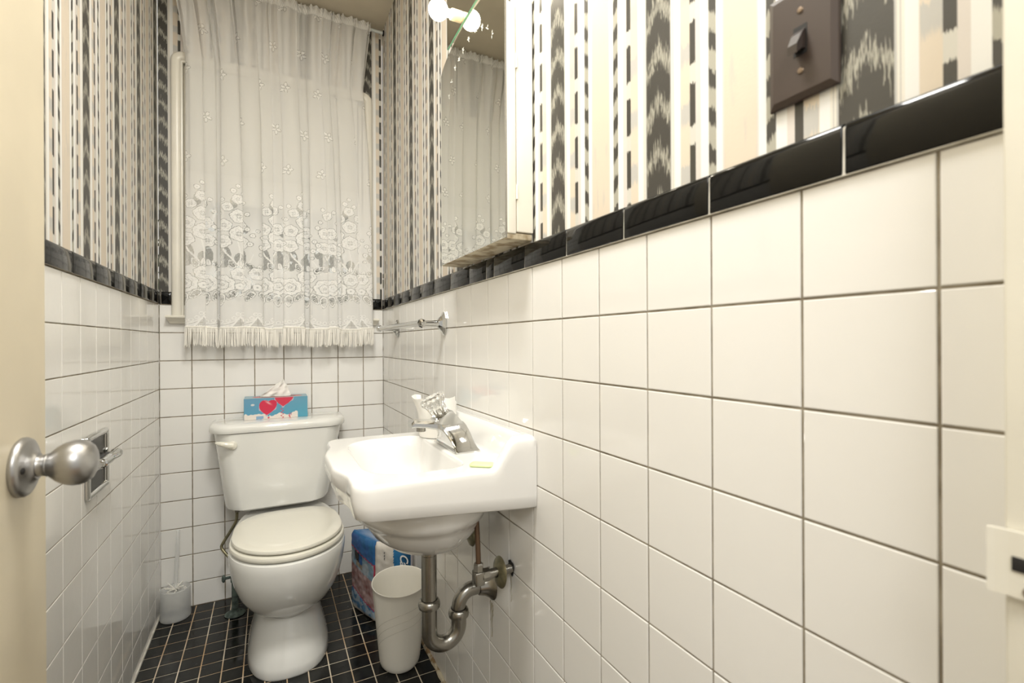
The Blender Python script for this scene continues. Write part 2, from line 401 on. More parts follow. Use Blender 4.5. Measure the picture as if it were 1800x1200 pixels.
# ---------------------------------------------------------------- door, jamb, strike
DH = 2.03; XD = -.728; YE = -1.464
mb = MB().box(XD-.035, XD, YF+.004, YE, .012, DH, .0015); door = struct(mb.build('door_1', M['door'], loc=(XD-.035, YF, 0)))
kc = Vector((XD, -1.534, .905))
mb = MB(); mb.lathe([(.0, .0), (.0325, .0), (.0335, .0015), (.0335, .0045), (.0318, .0075), (.0285, .0092), (.0215, .0105), (.0165, .0135), (.0148, .016), (.0, .016)], kc, (1, 0, 0), 64, cap0=False, cap1=False)
rose = mb.build('knob_rosette', M['nickel'], door)
mb = MB(); mb.lathe([(.0, 0), (.0036, .0), (.0036, .0008), (.0030, .0012), (0, .0012)], kc+Vector((.0098, -.0240, .0)), (1, -.28, 0), 20); mb.build('rosette_hole', M['dark'], rose)
mb = MB(); mb.lathe([(.0145, .010), (.0125, .0145), (.0118, .019), (.0125, .0225), (.0132, .0235), (.0126, .0245), (.0150, .0272), (.0200, .0325), (.0243, .0395), (.0262, .0465), (.0261, .053), (.0240, .0590), (.0200, .0638), (.0140, .0668), (.0070, .0681), (.0005, .0684)], kc, (1, 0, 0), 64)
mb.build('knob', M['nickel'], door)
# jamb and casing at the latch side
mb = MB(); mb.box(DX1, DX1+.024, YF-.12, YF+.001, 0, 2.06, .002)
mb.box(DX1+.006, 0-.0005, YF-.006, YF+.0008, 0, 2.1)
jamb = struct(mb.build('trim_7', M['jamb'], loc=(DX1, YF, 0)))
mb = MB()
rings = []
for (x, y) in ((-.0635, YF-.055), (-.0635, YF-.02), (-.0635, YF-.002), (-.0645, YF+.004), (-.066, YF+.0075)):
    rings.append([(x, y, .884), (x, y, .925), (x+.0022, y-.0002, .925), (x+.0022, y-.0002, .884)])
mb.loft(rings, 0, True, True, True, False); sp = mb.build('strike_plate', M['jamb'], jamb)
mb = MB().box(-.0642, -.0632, YF-.035, YF-.0035, .9005, .9095, .0003); mb.build('latch_slot', M['dark'], sp)
mb = MB().lathe([(0, 0), (.004, 0), (.003, .0012), (0, .0015)], (-.0634, YF-.012, .889), (-1, 0, 0), 16); mb.build('strike_screw', M['screw'], sp)
mb = MB().box(DX0-.022, DX0, YF-.12, YF, 0, 2.06, .002); mb.box(DX0-.022, DX1+.024, YF-.12, YF, 2.05, 2.075, .002); struct(mb.build('trim_8', M['jamb'], loc=(DX0, YF, 0)))

# ---------------------------------------------------------------- window
def casing():
    mb = MB(); xl, xr, zt, zb, r = -.815+.02, -.048-.02, 2.190-.02, 1.15, .02
    path = [(xl, zb, 0), (xl, zt-.03, 0)]
    for k in range(0, 10): a = R(180-10*k); path.append((xl+.02+.02*math.cos(a), zt-.02+.02*math.sin(a), 90-a*180/PI+90))
    for k in range(0, 10): a = R(90-10*k); path.append((xr-.02+.02*math.cos(a), zt-.02+.02*math.sin(a), 0))
    path += [(xr, zt-.03, 0), (xr, zb, 0)]
    prof = [(-.020, 0), (-.020, .010), (-.017, .0145), (-.011, .017), (0, .0175), (.008, .016), (.0125, .012), (.0135, .009), (.0185, .0085), (.020, .006), (.020, 0)]
    rings = []
    for i, (x, z, _) in enumerate(path):
        a = path[max(i-1, 0)]; b = path[min(i+1, len(path)-1)]; tx, tz = b[0]-a[0], b[1]-a[1]; l = math.hypot(tx, tz); tx /= l; tz /= l
        nx, nz = tz, -tx                              # towards the opening
        rings.append([(x+nx*w_, s0-h_-.0016, z+nz*w_) for w_, h_ in prof])
    mb.loft(rings, 0, False, True, True)
    return mb
win = struct(casing().build('window_1', M['trim'], loc=(-.43, 0, 1.15), sharp=50))
# stool with moulded edge and apron
mb = MB(); prof = [(.0, 1.121), (-.014, 1.121), (-.018, 1.124), (-.020, 1.129), (-.030, 1.137), (-.038, 1.141), (-.042, 1.144), (-.0425, 1.149), (-.040, 1.152), (0, 1.152)]
rings = []
for x, e in ((-.831, 0), (-.8308, .0), (-.0252, .0), (-.025, 0)):
    rings.append([(x+(.0+(.5 if x < -.4 else -.5)*max(0, 1.144-z)*1.0), y, z) for y, z in prof])
mb.loft(rings, 0, True, True, True, False); mb.build('window_sill', M['trim'], win)
mb = MB().box(WX0-.005, WX1+.005, .0, .115, 1.120, 1.150, .002); mb.build('inner_sill', M['trim'], win)
def rect_frame(mb, x0, x1, z0, z1, y0, y1, w_, wb=None):
    wb = wb or w_; mb.box(x0, x0+w_, y0, y1, z0, z1, .003); mb.box(x1-w_, x1, y0, y1, z0, z1, .003)
    mb.box(x0+w_-.001, x1-w_+.001, y0, y1, z0, z0+wb, .003); mb.box(x0+w_-.001, x1-w_+.001, y0, y1, z1-w_, z1, .003)
mb = MB(); rect_frame(mb, WX0-.0, WX1+.0, 1.1505, WZ1, .015, .11, .014); mb.build('window_frame', M['trim'], win)
mb = MB(); rect_frame(mb, WX0+.015, WX1-.015, 1.165, 1.665, .040, .065, .042, .055); lo = mb.build('lower_sash', M['trim'], win)
mb = MB().box(WX0+.05, WX1-.05, .051, .054, 1.215, 1.63); mb.build('pane', M['glass'], lo)
mb = MB(); rect_frame(mb, WX0+.015, WX1-.015, 1.63, 2.15, .070, .095, .042, .035); hi = mb.build('upper_sash', M['trim'], win)
mb = MB().box(WX0+.05, WX1-.05, .081, .084, 1.66, 2.115); mb.build('pane', M['glass'], hi)
# roller blind, pulled down to the meeting rail
bl = thing('roller_blind', 'plain cream roller blind pulled halfway down behind the net curtain', 'blind', (-.43, .028, 1.62))
mb = MB().tube([(WX0+.018, .021, 2.143), (WX1-.018, .021, 2.143)], .016, 20); mb.build('roller', M['rod'], bl)
mb = MB().box(WX0+.022, WX1-.022, .0040, .0050, 1.625, 2.158); mb.build('blind_cloth', M['shade'], bl)
mb = MB().box(WX0+.022, WX1-.022, .0015, .0075, 1.615, 1.630, .002); mb.build('hem_bar', M['shade'], bl)
# garden shrub outside the pane
def shrub():
    mb = MB(); r_ = random.Random(3)
    for i in range(2600):
        a = r_.uniform(0, 2*PI); zz = r_.uniform(0, 1); rr = math.sqrt(r_.random())
        c = Vector((-.42+.75*rr*math.cos(a)*(1-.35*zz), .62+.22*rr*math.sin(a), .55+1.25*zz))
        n_ = Vector((r_.uniform(-1, 1), r_.uniform(-1.4, -.1), r_.uniform(-.6, 1))).normalized(); t = n_.orthogonal().normalized(); t.rotate(Matrix.Rotation(r_.uniform(0, 6), 3, n_)); b = n_.cross(t)
        L = r_.uniform(.03, .055)
        mb.add([c-t*L, c+b*L*.42+n_*.004, c+t*L, c-b*L*.42+n_*.004, c+n_*.010], [(0, 1, 4), (1, 2, 4), (2, 3, 4), (3, 0, 4)], 0, True)
    return mb
sb = thing('garden_shrub', 'dark leafy shrub outdoors, glimpsed through the lower window pane', 'shrub', (-.42, .62, -.1))
shrub().build('foliage', M['leaf'], sb)
mb = MB().tube([(-.42, .62, -.1), (-.43, .63, .6), (-.40, .62, 1.2)], [.03, .02, .008], 10, sub=4); mb.build('stem', M['copper'], sb)

# ---------------------------------------------------------------- net curtain
ROD = thing('curtain_rod', 'thin white curtain rod under the ceiling above the window', 'curtain rod', (-.43, -.04, 2.468))
mb = MB().tube([(-W+.004, -.04, 2.468), (-.004, -.04, 2.468)], .0065, 16); mb.build('rod', M['rod'], ROD)
for x in (-W+.0015, -.0015):
    mb = MB().lathe([(0, -.0015), (.012, -.0015), (.012, .0015), (.008, .0030), (0, .003)], (x, -.04, 2.468), (1 if x < -.4 else -1, 0, 0), 20); mb.build('end_socket', M['dark'], ROD)
XL = ([1.0, 1.5, 2.154, 2.302, 2.40, 2.49], [-.755, -.755, -.757, -.776, -.792, -.797])
XR = ([1.0, 1.56, 1.9, 2.175, 2.3, 2.42, 2.455, 2.49], [-.066, -.069, -.078, -.097, -.084, -.070, -.064, -.064])
FB = np.array([-.755, -.703, -.660, -.636, -.575, -.493, -.450, -.406, -.358, -.309, -.257, -.220, -.182, -.121, -.066])
FD = [.020, .015, -.004, .024, .022, .012, .016, .026, .004, .026, .020, .010, .022, .020]
FO = [.020, .012, -.004, .026, .012, .016, .022, .028, .006, .026, .022, .008, .026, .020]
FBn = (FB-FB[0])/(FB[-1]-FB[0]); FT = FBn+np.array([0]+[rng.uniform(-.012, .012) for _ in range(len(FB)-2)]+[0])
def fold_xy(c, t, z):
    """c fold index array, t position in fold, z height array -> x, y"""
    xl, xr = np.interp(z, *XL), np.interp(z, *XR); k = np.clip((z-1.1)/1.35, 0, 1)
    b0 = FBn[c]*(1-k)+FT[c]*k; b1 = FBn[c+1]*(1-k)+FT[c+1]*k
    d = np.array(FD)[c]; amp = 1-.45*k
    ov = np.array(FO)[c]*amp
    x = xl+(xr-xl)*(b0+(b1-b0)*t)-ov*np.sin(2*np.pi*t)
    y = -.047-1.9*d*amp*np.sin(np.pi*t)**.8
    g = np.clip((z-1.95)/.5, 0, 1)**1.5
    s = c+t
    y -= .0065*g*np.sin(2*np.pi*(s*2.6+.35*np.sin(s*3.1)))+.002*np.sin(2*np.pi*s*1.3+z*5)*(1-g)
    x += .003*g*np.cos(2*np.pi*(s*2.6+.35*np.sin(s*3.1)))
    hd = np.clip((z-2.455)/.03, 0, 1)
    y = np.where(z > 2.44, y*.55-.021, y)
    y -= .008*hd*np.sin(2*np.pi*s*4.3+1)+.010*np.clip(1-np.abs(z-2.468)/.016, 0, 1)*.5
    return x, np.minimum(y, -.0445 if np.isscalar(y) else y*0-.0445)
def lace_unit():
    RS = .001; nu, nz = 200, 620; z0 = 1.098
    A = np.full((nz, nu), .86); A[400:] = np.linspace(.86, .62, nz-400)[:, None]; uu, zz = np.meshgrid(np.arange(nu)*RS, z0+np.arange(nz)*RS)
    def loc_(cu, cz):
        du = (uu-cu+.1) % .2-.1; return du, zz-cz
    def put(mask, v): A[mask] = v
    def flower(cu, cz, Rr, k=5, rot=0., cen=True, val=.985):
        du, dz = loc_(cu, cz); d = np.hypot(du, dz); th = np.arctan2(dz, du)+rot
        rr = Rr*(.87+.13*np.abs(np.cos(k*th/2))+.03*np.cos(2*k*th+1)); put(d < rr+.0020, .38); put(d < rr, val)
        if Rr > .016:
            put((np.abs(d-.62*rr-.004*np.sin(k*th)) < .0007) & (d < rr), .66)
            put((np.abs(np.sin(k*th/2)) < .05) & (d > .4*rr) & (d < .92*rr), .7)
            if cen: put((d < .36*Rr) & (np.sin(du*1700)*np.sin(dz*1700) > .1), .30)
        else: put((d < .25*Rr), .6)
    def leaf(cu, cz, a, b, rot, mesh=False):
        du, dz = loc_(cu, cz); c, s = math.cos(rot), math.sin(rot); p = du*c+dz*s; q = -du*s+dz*c
        e = (p/a)**2+(np.abs(q)/(b*(1-.35*p/a)+1e-6))**2; put(e < 1.28, .40); put(e < 1, .98)
        if mesh: put((e < .62) & (np.sin(p*1500)*np.sin(q*1500) > -.15), .22)
        else: put((np.abs(q) < .0007) & (e < .9), .65)
    def stroke(pts, wd, v):
        for (a, b), (c, d) in zip(pts[:-1], pts[1:]):
            for t in np.linspace(0, 1, max(2, int(math.hypot(c-a, d-b)/.0008))):
                du, dz = loc_(a+(c-a)*t, b+(d-b)*t); put(du*du+dz*dz < wd*wd, v)
    # open net ground behind the stems
    for cu, cz, a, b in ((.055, 1.385, .022, .045), (.148, 1.385, .020, .04), (.10, 1.372, .016, .03), (.03, 1.42, .012, .022), (.165, 1.50, .011, .02), (.085, 1.60, .012, .022)):
        du, dz = loc_(cu, cz); e = (du/a)**2+(dz/b)**2; put(e < 1, .30)
        put((e < 1) & (np.abs(((du-dz)*700) % 1-.5) < .12), .7)
    put((zz < 1.262) & (A > .6), .80)
    # stems
    stroke([(.10, 1.33), (.085, 1.37), (.06, 1.40), (.045, 1.44)], .0026, .98)
    stroke([(.10, 1.33), (.118, 1.38), (.140, 1.41), (.150, 1.45)], .0026, .98)
    stroke([(.10, 1.33), (.104, 1.40), (.095, 1.45)], .002, .98)
    stroke([(.04, 1.33), (.025, 1.37), (.012, 1.39)], .0018, .95); stroke([(.16, 1.33), (.18, 1.37), (.19, 1.40)], .0018, .95)
    # upper bouquet
    for cu, cz, r, k, q in ((.052, 1.445, .026, 5, .2), (.152, 1.445, .025, 5, 1.), (.10, 1.478, .030, 6, .4), (.056, 1.508, .024, 5, .9), (.146, 1.512, .024, 5, .1), (.100, 1.548, .027, 5, .7), (.066, 1.582, .018, 4, .3), (.134, 1.588, .018, 4, .8), (.098, 1.616, .019, 5, .3)):
        flower(cu, cz, r, k, q)
    for cu, cz, r in ((.015, 1.43, .009), (.020, 1.47, .008), (.032, 1.455, .009), (.180, 1.44, .009), (.188, 1.475, .008), (.172, 1.50, .008), (.030, 1.53, .008), (.04, 1.555, .007), (.172, 1.56, .008), (.16, 1.605, .007), (.118, 1.640, .008), (.085, 1.648, .009), (.100, 1.668, .007), (.004, 1.495, .006), (.050, 1.61, .007), (.012, 1.40, .006)):
        flower(cu, cz, r, 3, r*900)
    # big roses and hanging mesh leaves
    for cu, cz, a, b, q, ms in ((.035, 1.352, .020, .010, .7, True), (.078, 1.356, .018, .009, 2.0, True), (.125, 1.350, .020, .010, .9, True), (.178, 1.352, .019, .009, 2.3, True), (.100, 1.362, .012, .007, 1.5, False), (.155, 1.36, .013, .007, 1.7, False), (.008, 1.35, .012, .007, 1.2, False)):
        leaf(cu, cz, a, b, q, ms)
    for cu, cz, a, b, q in ((.020, 1.228, .023, .011, -1.1), (.048, 1.215, .024, .012, -1.6), (.078, 1.232, .022, .011, -2.2), (.122, 1.232, .023, .011, -1.0), (.148, 1.218, .024, .012, -1.5), (.178, 1.230, .022, .011, -2.1), (.100, 1.246, .016, .009, -1.5)):
        leaf(cu, cz, a, b, q, True)
    flower(.100, 1.318, .026, 6, .3); flower(.000, 1.322, .025, 6, 1.1); flower(.052, 1.275, .036, 7, .5); flower(.150, 1.278, .035, 7, 1.4)
    flower(.052, 1.272, .018, 5, 2.); flower(.150, 1.276, .017, 5, 2.4); flower(.100, 1.268, .014, 5, 1.); flower(.0, 1.266, .014, 5, 1.)
    # scalloped border
    for c0 in (.05, .15):
        du, dz = loc_(c0, 1.178); du = np.where(np.abs(du) < .0501, du, 9.); d = np.hypot(du*1.05, dz); lowr = dz < .012
        put((np.abs(d-.060) < .0016) & lowr, .97); put((np.abs(d-.0645) < .0010) & lowr, .55); put((np.abs(d-.068) < .0018) & lowr, .97)
        for a in range(-66, 67, 22):
            cu, cz = c0+.0505*math.sin(R(a))/1.05, 1.178-.0505*math.cos(R(a)); x, y = loc_(cu, cz); q = np.hypot(x, y); put(q < .0068, .97); put(q < .0036, .68); put(q < .0018, .9)
    for c0 in (.0, .1):
        du, dz = loc_(c0, 1.150); tri = (dz < 0) & (np.abs(du) < -dz*.62)
        put(tri, .97); ins = (dz < -.009) & (np.abs(du) < (-dz-.009)*.60); put(ins & (np.sin(du*1500)*np.sin(dz*1300) > -.05), .25)
    put(zz < 1.108, .99)
    # scattered sprigs for the plain cloth above: 0.34 m repeat
    B = np.full((340, nu), .62); u2, z2 = np.meshgrid(np.arange(nu)*RS, np.arange(340)*RS)
    for cu, cz, q in ((.05, .06, .3), (.15, .23, 1.2)):
        du = (u2-cu+.1) % .2-.1; dz = (z2-cz+.17) % .34-.17
        for k in range(5):
            a = q+k*1.15; L = .015 if k % 2 else .010; x = du-L*math.cos(a); y = dz-L*math.sin(a); c, s = math.cos(a), math.sin(a)
            e = ((x*c+y*s)/.0090)**2+((-x*s+y*c)/.0056)**2; B[(e < 1.0)] = .80; B[(e < 1.30) & (e > .80)] = .25
        B[np.hypot(du, dz) < .0022] = .4
        B[(np.abs(du+.3*dz) < .0009) & (dz < 0) & (dz > -.02)] = .5
    return A, B, z0
def curtain():
    A, B, z0 = lace_unit()
    nf = len(FD); tf = np.linspace(0, 1, 60); cs, ts, us = [], [], []; U = 0.
    for c in range(nf):
        x, y = fold_xy(np.full(60, c), tf, np.full(60, 1.35)); L = np.concatenate([[0], np.cumsum(np.hypot(np.diff(x), np.diff(y)))])
        n = max(6, int(L[-1]/.0017)); s = np.linspace(0, L[-1], n, endpoint=False); ts += list(np.interp(s, L, tf)); cs += [c]*n; us += list(U+s); U += L[-1]
    cs.append(nf-1); ts.append(1.); us.append(U)
    cs, ts, us = np.array(cs), np.array(ts), np.array(us)
    zr = np.concatenate([np.arange(1.098, 1.69, .0018), np.arange(1.69, 2.44, .0026), np.arange(2.44, 2.489, .003)])
    Z, _ = np.meshgrid(zr, us, indexing='ij'); C2 = np.broadcast_to(cs, Z.shape); T2 = np.broadcast_to(ts, Z.shape); U2 = np.broadcast_to(us, Z.shape)
    X, Y = fold_xy(C2, T2, Z)
    Zd = Z+.004*np.sin(C2*1.9+T2*2)*np.clip((1.35-Z)/.25, 0, 1)
    ui = (np.round((U2/1.25+.03)/.001).astype(int)) % 200
    la = A[np.clip(np.round((Z-z0)/.001).astype(int), 0, A.shape[0]-1), ui]; lb = B[np.round(Z/.001).astype(int) % 340, ui]
    val = np.where(Z < z0+.61, la, lb); val = np.where(Z > 2.452, np.clip(.8+.2*np.sin(U2*900+Z*300), .55, .98), val)
    nz, nu = Z.shape; v = np.stack([X, Y, Zd], -1).reshape(-1, 3).astype(np.float32)
    i = np.arange(nz*nu).reshape(nz, nu); q = np.stack([i[:-1, :-1], i[:-1, 1:], i[1:, 1:], i[1:, :-1]], -1).reshape(-1, 4)
    me = bpy.data.meshes.new('lace_panel'); me.vertices.add(len(v)); me.vertices.foreach_set('co', (v-np.array([-.41, -.05, 1.03], dtype=np.float32)).ravel())
    me.loops.add(q.size); me.loops.foreach_set('vertex_index', q.ravel().astype(np.int32)); me.polygons.add(len(q)); me.polygons.foreach_set('loop_start', np.arange(0, q.size, 4, dtype=np.int32))
    me.update(calc_edges=True); at = me.attributes.new('lace', 'FLOAT', 'POINT'); at.data.foreach_set('value', val.ravel().astype(np.float32))
    me.polygons.foreach_set('use_smooth', np.ones(len(q), dtype=bool)); me.materials.append(M['lace'])
    root = thing('net_curtain', 'white net curtain with lace roses and a fringed hem across the window', 'curtain', (-.41, -.05, 1.03))
    o = bpy.data.objects.new('lace_panel', me); col.objects.link(o); o.parent = root
    # fringe
    mb = MB(); r_ = random.Random(5); s = 0.
    while s < U:
        c = int(np.interp(s, us, cs)+1e-6); k = int(np.argmin(np.abs(us-s))); c, t = cs[k], ts[k]
        x, y = fold_xy(np.array([c]), np.array([t]), np.array([1.10])); x, y = float(x[0]), float(y[0]); zt = 1.104+.004*math.sin(c*1.9+t*2)
        n_ = 1
        dx, dy = r_.uniform(-.004, .004), r_.uniform(-.003, .003); L = r_.uniform(.066, .078)
        pts = [(x, y-.001, zt), (x+dx*.2, y-.0025, zt-.012), (x+dx*.6, y-.002+dy*.5, zt-L*.6), (x+dx*1.2, y-.001+dy, zt-L)]
        mb.tube(pts, [.0015, .0016, .0015, .0011], 4); s += r_.uniform(.0022, .0036)
    bd = [Vector((float(a), float(b)-.001, 1.104+.004*math.sin(c*1.9+t*2))) for c, t in zip(cs[::4], ts[::4]) for a, b in [tuple(np.array(fold_xy(np.array([c]), np.array([t]), np.array([1.10]))).ravel())]]
    mb.tube(bd, .0032, 6); mb.build('fringe', M['fringe'], root)
curtain()

# ---------------------------------------------------------------- medicine cabinet with arched mirror and light panel
CY0, CY1 = -1.43, -1.042
cab = thing('medicine_cabinet', 'white medicine cabinet with an arched mirror door hung above the black border', 'medicine cabinet', (0, -1.236, 1.25))
mb = MB().box(-.037, .0, CY0, CY1, 1.262, 1.735, .002); mb.build('cabinet_body', M['cab'], cab)
mb = MB().box(-.0582, -.0385, CY0, CY1, 1.258, 1.715, .0025); dr = mb.build('mirror_door', M['cab'], cab)
mb = MB().box(-.062, -.0005, CY0+.004, CY1+.002, 1.2475, 1.2605, .002); mb.build('bottom_rail', M['rusty'], cab)
for z in (1.34, 1.60): MB().tube([(-.0378, CY0-.0015, z-.014), (-.0378, CY0-.0015, z+.014)], .0022, 10).build('hinge', M['cab'], dr)
def arch(y): q = (y+1.236)/.197; return 1.745+.048*math.sqrt(max(0, 1-q*q))
ya = np.linspace(CY0+.001, CY1-.001, 41)
ring = [(y, arch(y)) for y in ya]+[(CY1-.001, 1.249), (CY0+.001, 1.249)]
mb = MB(); nr = len(ring)
for i in range(nr):
    a, b = ring[i], ring[(i+1) % nr]; mb.add([(-.0586, *a), (-.0586, *b), (-.0626, *b), (-.0626, *a)], [(0, 1, 2, 3)], 1 if i < 40 else 2)
mb.add([(-.0626, y, z) for y, z in ring], [tuple(range(len(ring)))], 0); mb.add([(-.0586, y, z) for y, z in ring], [tuple(range(len(ring)))], 0)
mb.build('mirror_glass', [M['mirror'], M['mirror_edge'], M['chrome_old']], dr)
# engraved sprig following the arch
for cy, cz, a0, n_ in ((-1.125, 1.700, .5, 3), (-1.150, 1.722, .9, 4), (-1.178, 1.728, .2, 5), (-1.205, 1.736, 1.2, 4), (-1.240, 1.742, .6, 5), (-1.285, 1.736, .3, 4), (-1.318, 1.724, 1., 5), (-1.346, 1.706, .8, 3), (-1.105, 1.672, 1.2, 3), (-1.370, 1.680, 1.9, 3)):
    mb = MB()
    for k in range(n_):
        a = a0+k*6.28/n_*.7; L = .0095
        p0 = (cy, cz); p1 = (cy+L*math.cos(a), cz+L*math.sin(a)); nx, nz = -math.sin(a)*.0014, math.cos(a)*.0014; mx, mz = (p0[0]+p1[0])/2, (p0[1]+p1[1])/2
        mb.add([(-.06272, p0[0], p0[1]), (-.06272, mx+nx, mz+nz), (-.06272, p1[0], p1[1]), (-.06272, mx-nx, mz-nz)], [(0, 1, 2, 3)])
    mb.build('engraved_flower', M['etch'], dr)
MB().box(-.0405, -.0005, CY0+.02, CY1-.015, 1.845, 2.10, .001).build('light_bar_box', M['cab'], cab)
def lbz(y): return 1.832+.006*(1-((y+1.236)/.193)**2)
ya = np.linspace(CY0, CY1, 31); ring = [(y, lbz(y)) for y in ya]+[(CY1, 2.12), (CY0, 2.12)]
mb = MB(); nr = len(ring)
for i in range(nr):
    a, b = ring[i], ring[(i+1) % nr]; mb.add([(-.0405, *a), (-.0405, *b), (-.0450, *b), (-.0450, *a)], [(0, 1, 2, 3)], 1)
mb.add([(-.0450, y, z) for y, z in ring], [tuple(range(nr))], 0); mb.add([(-.0405, y, z) for y, z in ring], [tuple(range(nr))], 0)
mb.build('light_bar_mirror', [M['mirror'], M['mirror_edge']], cab)
for yb in (-1.152, -1.320):
    zb = 1.853
    MB().lathe([(.0, 0), (.0125, 0), (.0135, .002), (.0135, .026), (.0125, .028), (.0, .028)], (-.0451, yb, zb), (-1, 0, 0), 28).build('bulb_socket', M['socket'], cab)
    pr = [(.008, .0282), (.0088, .032)]+[(.0236*math.sin(R(a)), .0605-.0236*math.cos(R(a))) for a in range(24, 181, 12)]
    MB().lathe(pr, (-.0451, yb, zb), (-1, 0, 0), 36).build('bulb', M['bulb'], cab)

# ---------------------------------------------------------------- light switch
sw = thing('light_switch', 'dark brown toggle light switch on the striped wallpaper', 'light switch', (0, -1.977, 1.341))
yc, zc = -1.977, 1.341
mb = MB(); rings = []
for d, x in ((0, -.0005), (0, -.0022), (.0008, -.0038), (.0058, -.0062), (.0066, -.0064)):
    rings.append([(x, yc+a*(.0345-d), zc+b*(.0575-d)) for a, b in ((-1, -1), (1, -1), (1, 1), (-1, 1))])
mb.loft(rings, 0, True, True, True, False); pl = mb.build('switch_plate', M['brown'], sw)
MB().box(-.00668, -.0062, yc-.0068, yc+.0068, zc-.0145, zc+.0145).build('toggle_slot', M['dark'], pl)
mb = MB(); mb.loft([[(-.0066, yc+a*.0054, zc+b) for a, b in ((-1, -.010), (1, -.010), (1, .010), (-1, .010))], [(-.0125, yc+a*.0054, zc+b) for a, b in ((-1, -.0115), (1, -.0115), (1, .004), (-1, .004))], [(-.0195, yc+a*.0047, zc+b) for a, b in ((-1, -.0175), (1, -.0175), (1, -.0085), (-1, -.0085))]], 0, True, True, True, False)
mb.build('toggle', M['brown_dark'], sw, sharp=20)
for z in (zc+.030, zc-.030): MB().lathe([(0, 0), (.0034, 0), (.0026, .0013), (0, .0016)], (-.0063, yc, z), (-1, 0, 0), 18).build('screw', M['screw'], sw)

# ---------------------------------------------------------------- towel bar
tb = thing('towel_bar', 'chrome towel bar with hexagonal ends on the right tiled wall near the window', 'towel bar', (0, -.59, 1.10))
XB = -.075
def hexprof(y, z, x, a, b): return [(x, y-a*.42, z+b), (x, y-a, z+b*.45), (x, y-a, z-b*.45), (x, y-a*.42, z-b), (x, y+a*.42, z-b), (x, y+a, z-b*.45), (x, y+a, z+b*.45), (x, y+a*.42, z+b)]
for y in (-.882, -.293):
    mb = MB(); mb.loft([hexprof(y, 1.10, -.0012, .021, .0355), hexprof(y, 1.10, -.0045, .021, .0355), hexprof(y, 1.10, -.012, .0145, .022), hexprof(y, 1.10, -.022, .0105, .0115)], 0, True, True, True, False)
    mb.build('escutcheon', M['chrome'], tb, sharp=15)
    MB().lathe([(.0105, 0), (.0092, .018), (.0082, .040), (.0086, .052), (.0105, .056)], (-.019, y, 1.10), (-1, 0, 0), 24).build('post', M['chrome'], tb)
MB().tube([(XB, -.885, 1.10), (XB, -.292, 1.10)], .0092, 24).build('bar', M['chrome'], tb)
for y, s in ((-.893, -1), (-.284, 1)):
    MB().lathe([(0, -.016), (.0118, -.015), (.0140, -.010), (.0140, .002), (.0115, .008), (.0055, .012), (0, .0125)], (XB, y, 1.10), (0, s, 0), 8).build('end_finial', M['chrome'], tb, smooth=False)

# ---------------------------------------------------------------- toilet paper holder
tp = thing('toilet_paper_holder', 'empty chrome toilet paper holder set in the left tiled wall', 'toilet paper holder', (-W, -.755, .753))
mb = MB(); y0, y1, z0_, z1_ = -.843, -.687, .678, .828
def fr(x, d, r): return [(x, p[0], p[1]) for p in rrect(y0+d, y1-d, z0_+d, z1_-d, r, 0, 5)]
mb.loft([fr(-W+.001, 0, .008), fr(-W+.006, .000, .008), fr(-W+.009, .003, .006), fr(-W+.0095, .008, .004), fr(-W+.0065, .013, .003), fr(-W+.0022, .0145, .002)], 0, True, False, False)
mb.build('frame', M['chrome'], tp)
M['niche'] = mat('recess_shade_chrome', (.05, .05, .045), .2, 1)  # flat plate; its dark colour stands in for the shaded depth of the recess
MB().box(-W+.0008, -W+.003, y0+.010, y1-.010, z0_+.010, z1_-.010).build('niche', M['niche'], tp)
for y in (-.834, -.698):
    mb = MB(); mb.loft([[(-W+.002, y-.003, .765), (-W+.002, y+.003, .765), (-W+.002, y+.003, .738), (-W+.002, y-.003, .738)], [(-.829, y-.003, .768), (-.829, y+.003, .768), (-.829, y+.003, .752), (-.829, y-.003, .752)]], 0, True, True, True, False); mb.build('bracket', M['chrome'], tp)
mb = MB(); mb.lathe([(0, 0), (.0062, 0), (.0085, .003), (.0085, .012), (.0118, .013), (.0118, .066)], (-.829, -.843, .762), (0, 1, 0), 24, cap1=False); mb.lathe([(.0118, .066), (.0118, .068), (.0104, .069), (.0104, .134), (.0120, .136), (.0120, .144), (.007, .148), (0, .148)], (-.829, -.843, .762), (0, 1, 0), 24, cap0=False)
mb.build('roller', M['chrome'], tp)

# ---------------------------------------------------------------- toilet
tl = thing('toilet', 'white two-piece toilet with closed lid below the window', 'toilet', (-.42, -.35, 0))
cx = -.42
def oz(front, back, a, z, pf=2., pb=2.5, yc=None, c=cx): return outline(front, back, c, a, 64, pf, pb, yc, z)
mb = MB(); sec = [  # front, back, half width, z, yc
    (-.627, -.16, .124, .0, 2.6), (-.630, -.16, .1265, .006, 2.6), (-.626, -.16, .124, .03, 2.5), (-.610, -.17, .113, .07, 2.4), (-.590, -.18, .100, .11, 2.2), (-.575, -.19, .088, .145, 2.1), (-.572, -.19, .0835, .158, 2.), (-.578, -.19, .088, .166, 2.),
    (-.598, -.18, .104, .180, 2.), (-.632, -.17, .126, .205, 2.), (-.664, -.15, .147, .240, 2.), (-.686, -.12, .162, .280, 2.), (-.698, -.09, .171, .320, 2.), (-.703, -.07, .1755, .355, 2.), (-.704, -.06, .1765, .374, 2.), (-.702, -.06, .1745, .383, 2.), (-.696, -.065, .168, .387, 2.)]
mb.loft([oz(f, b, a, z, p, 3., -.50 if z > .17 else -.42) for f, b, a, z, p in sec]); mb.build('bowl', M['porcelain'], tl)
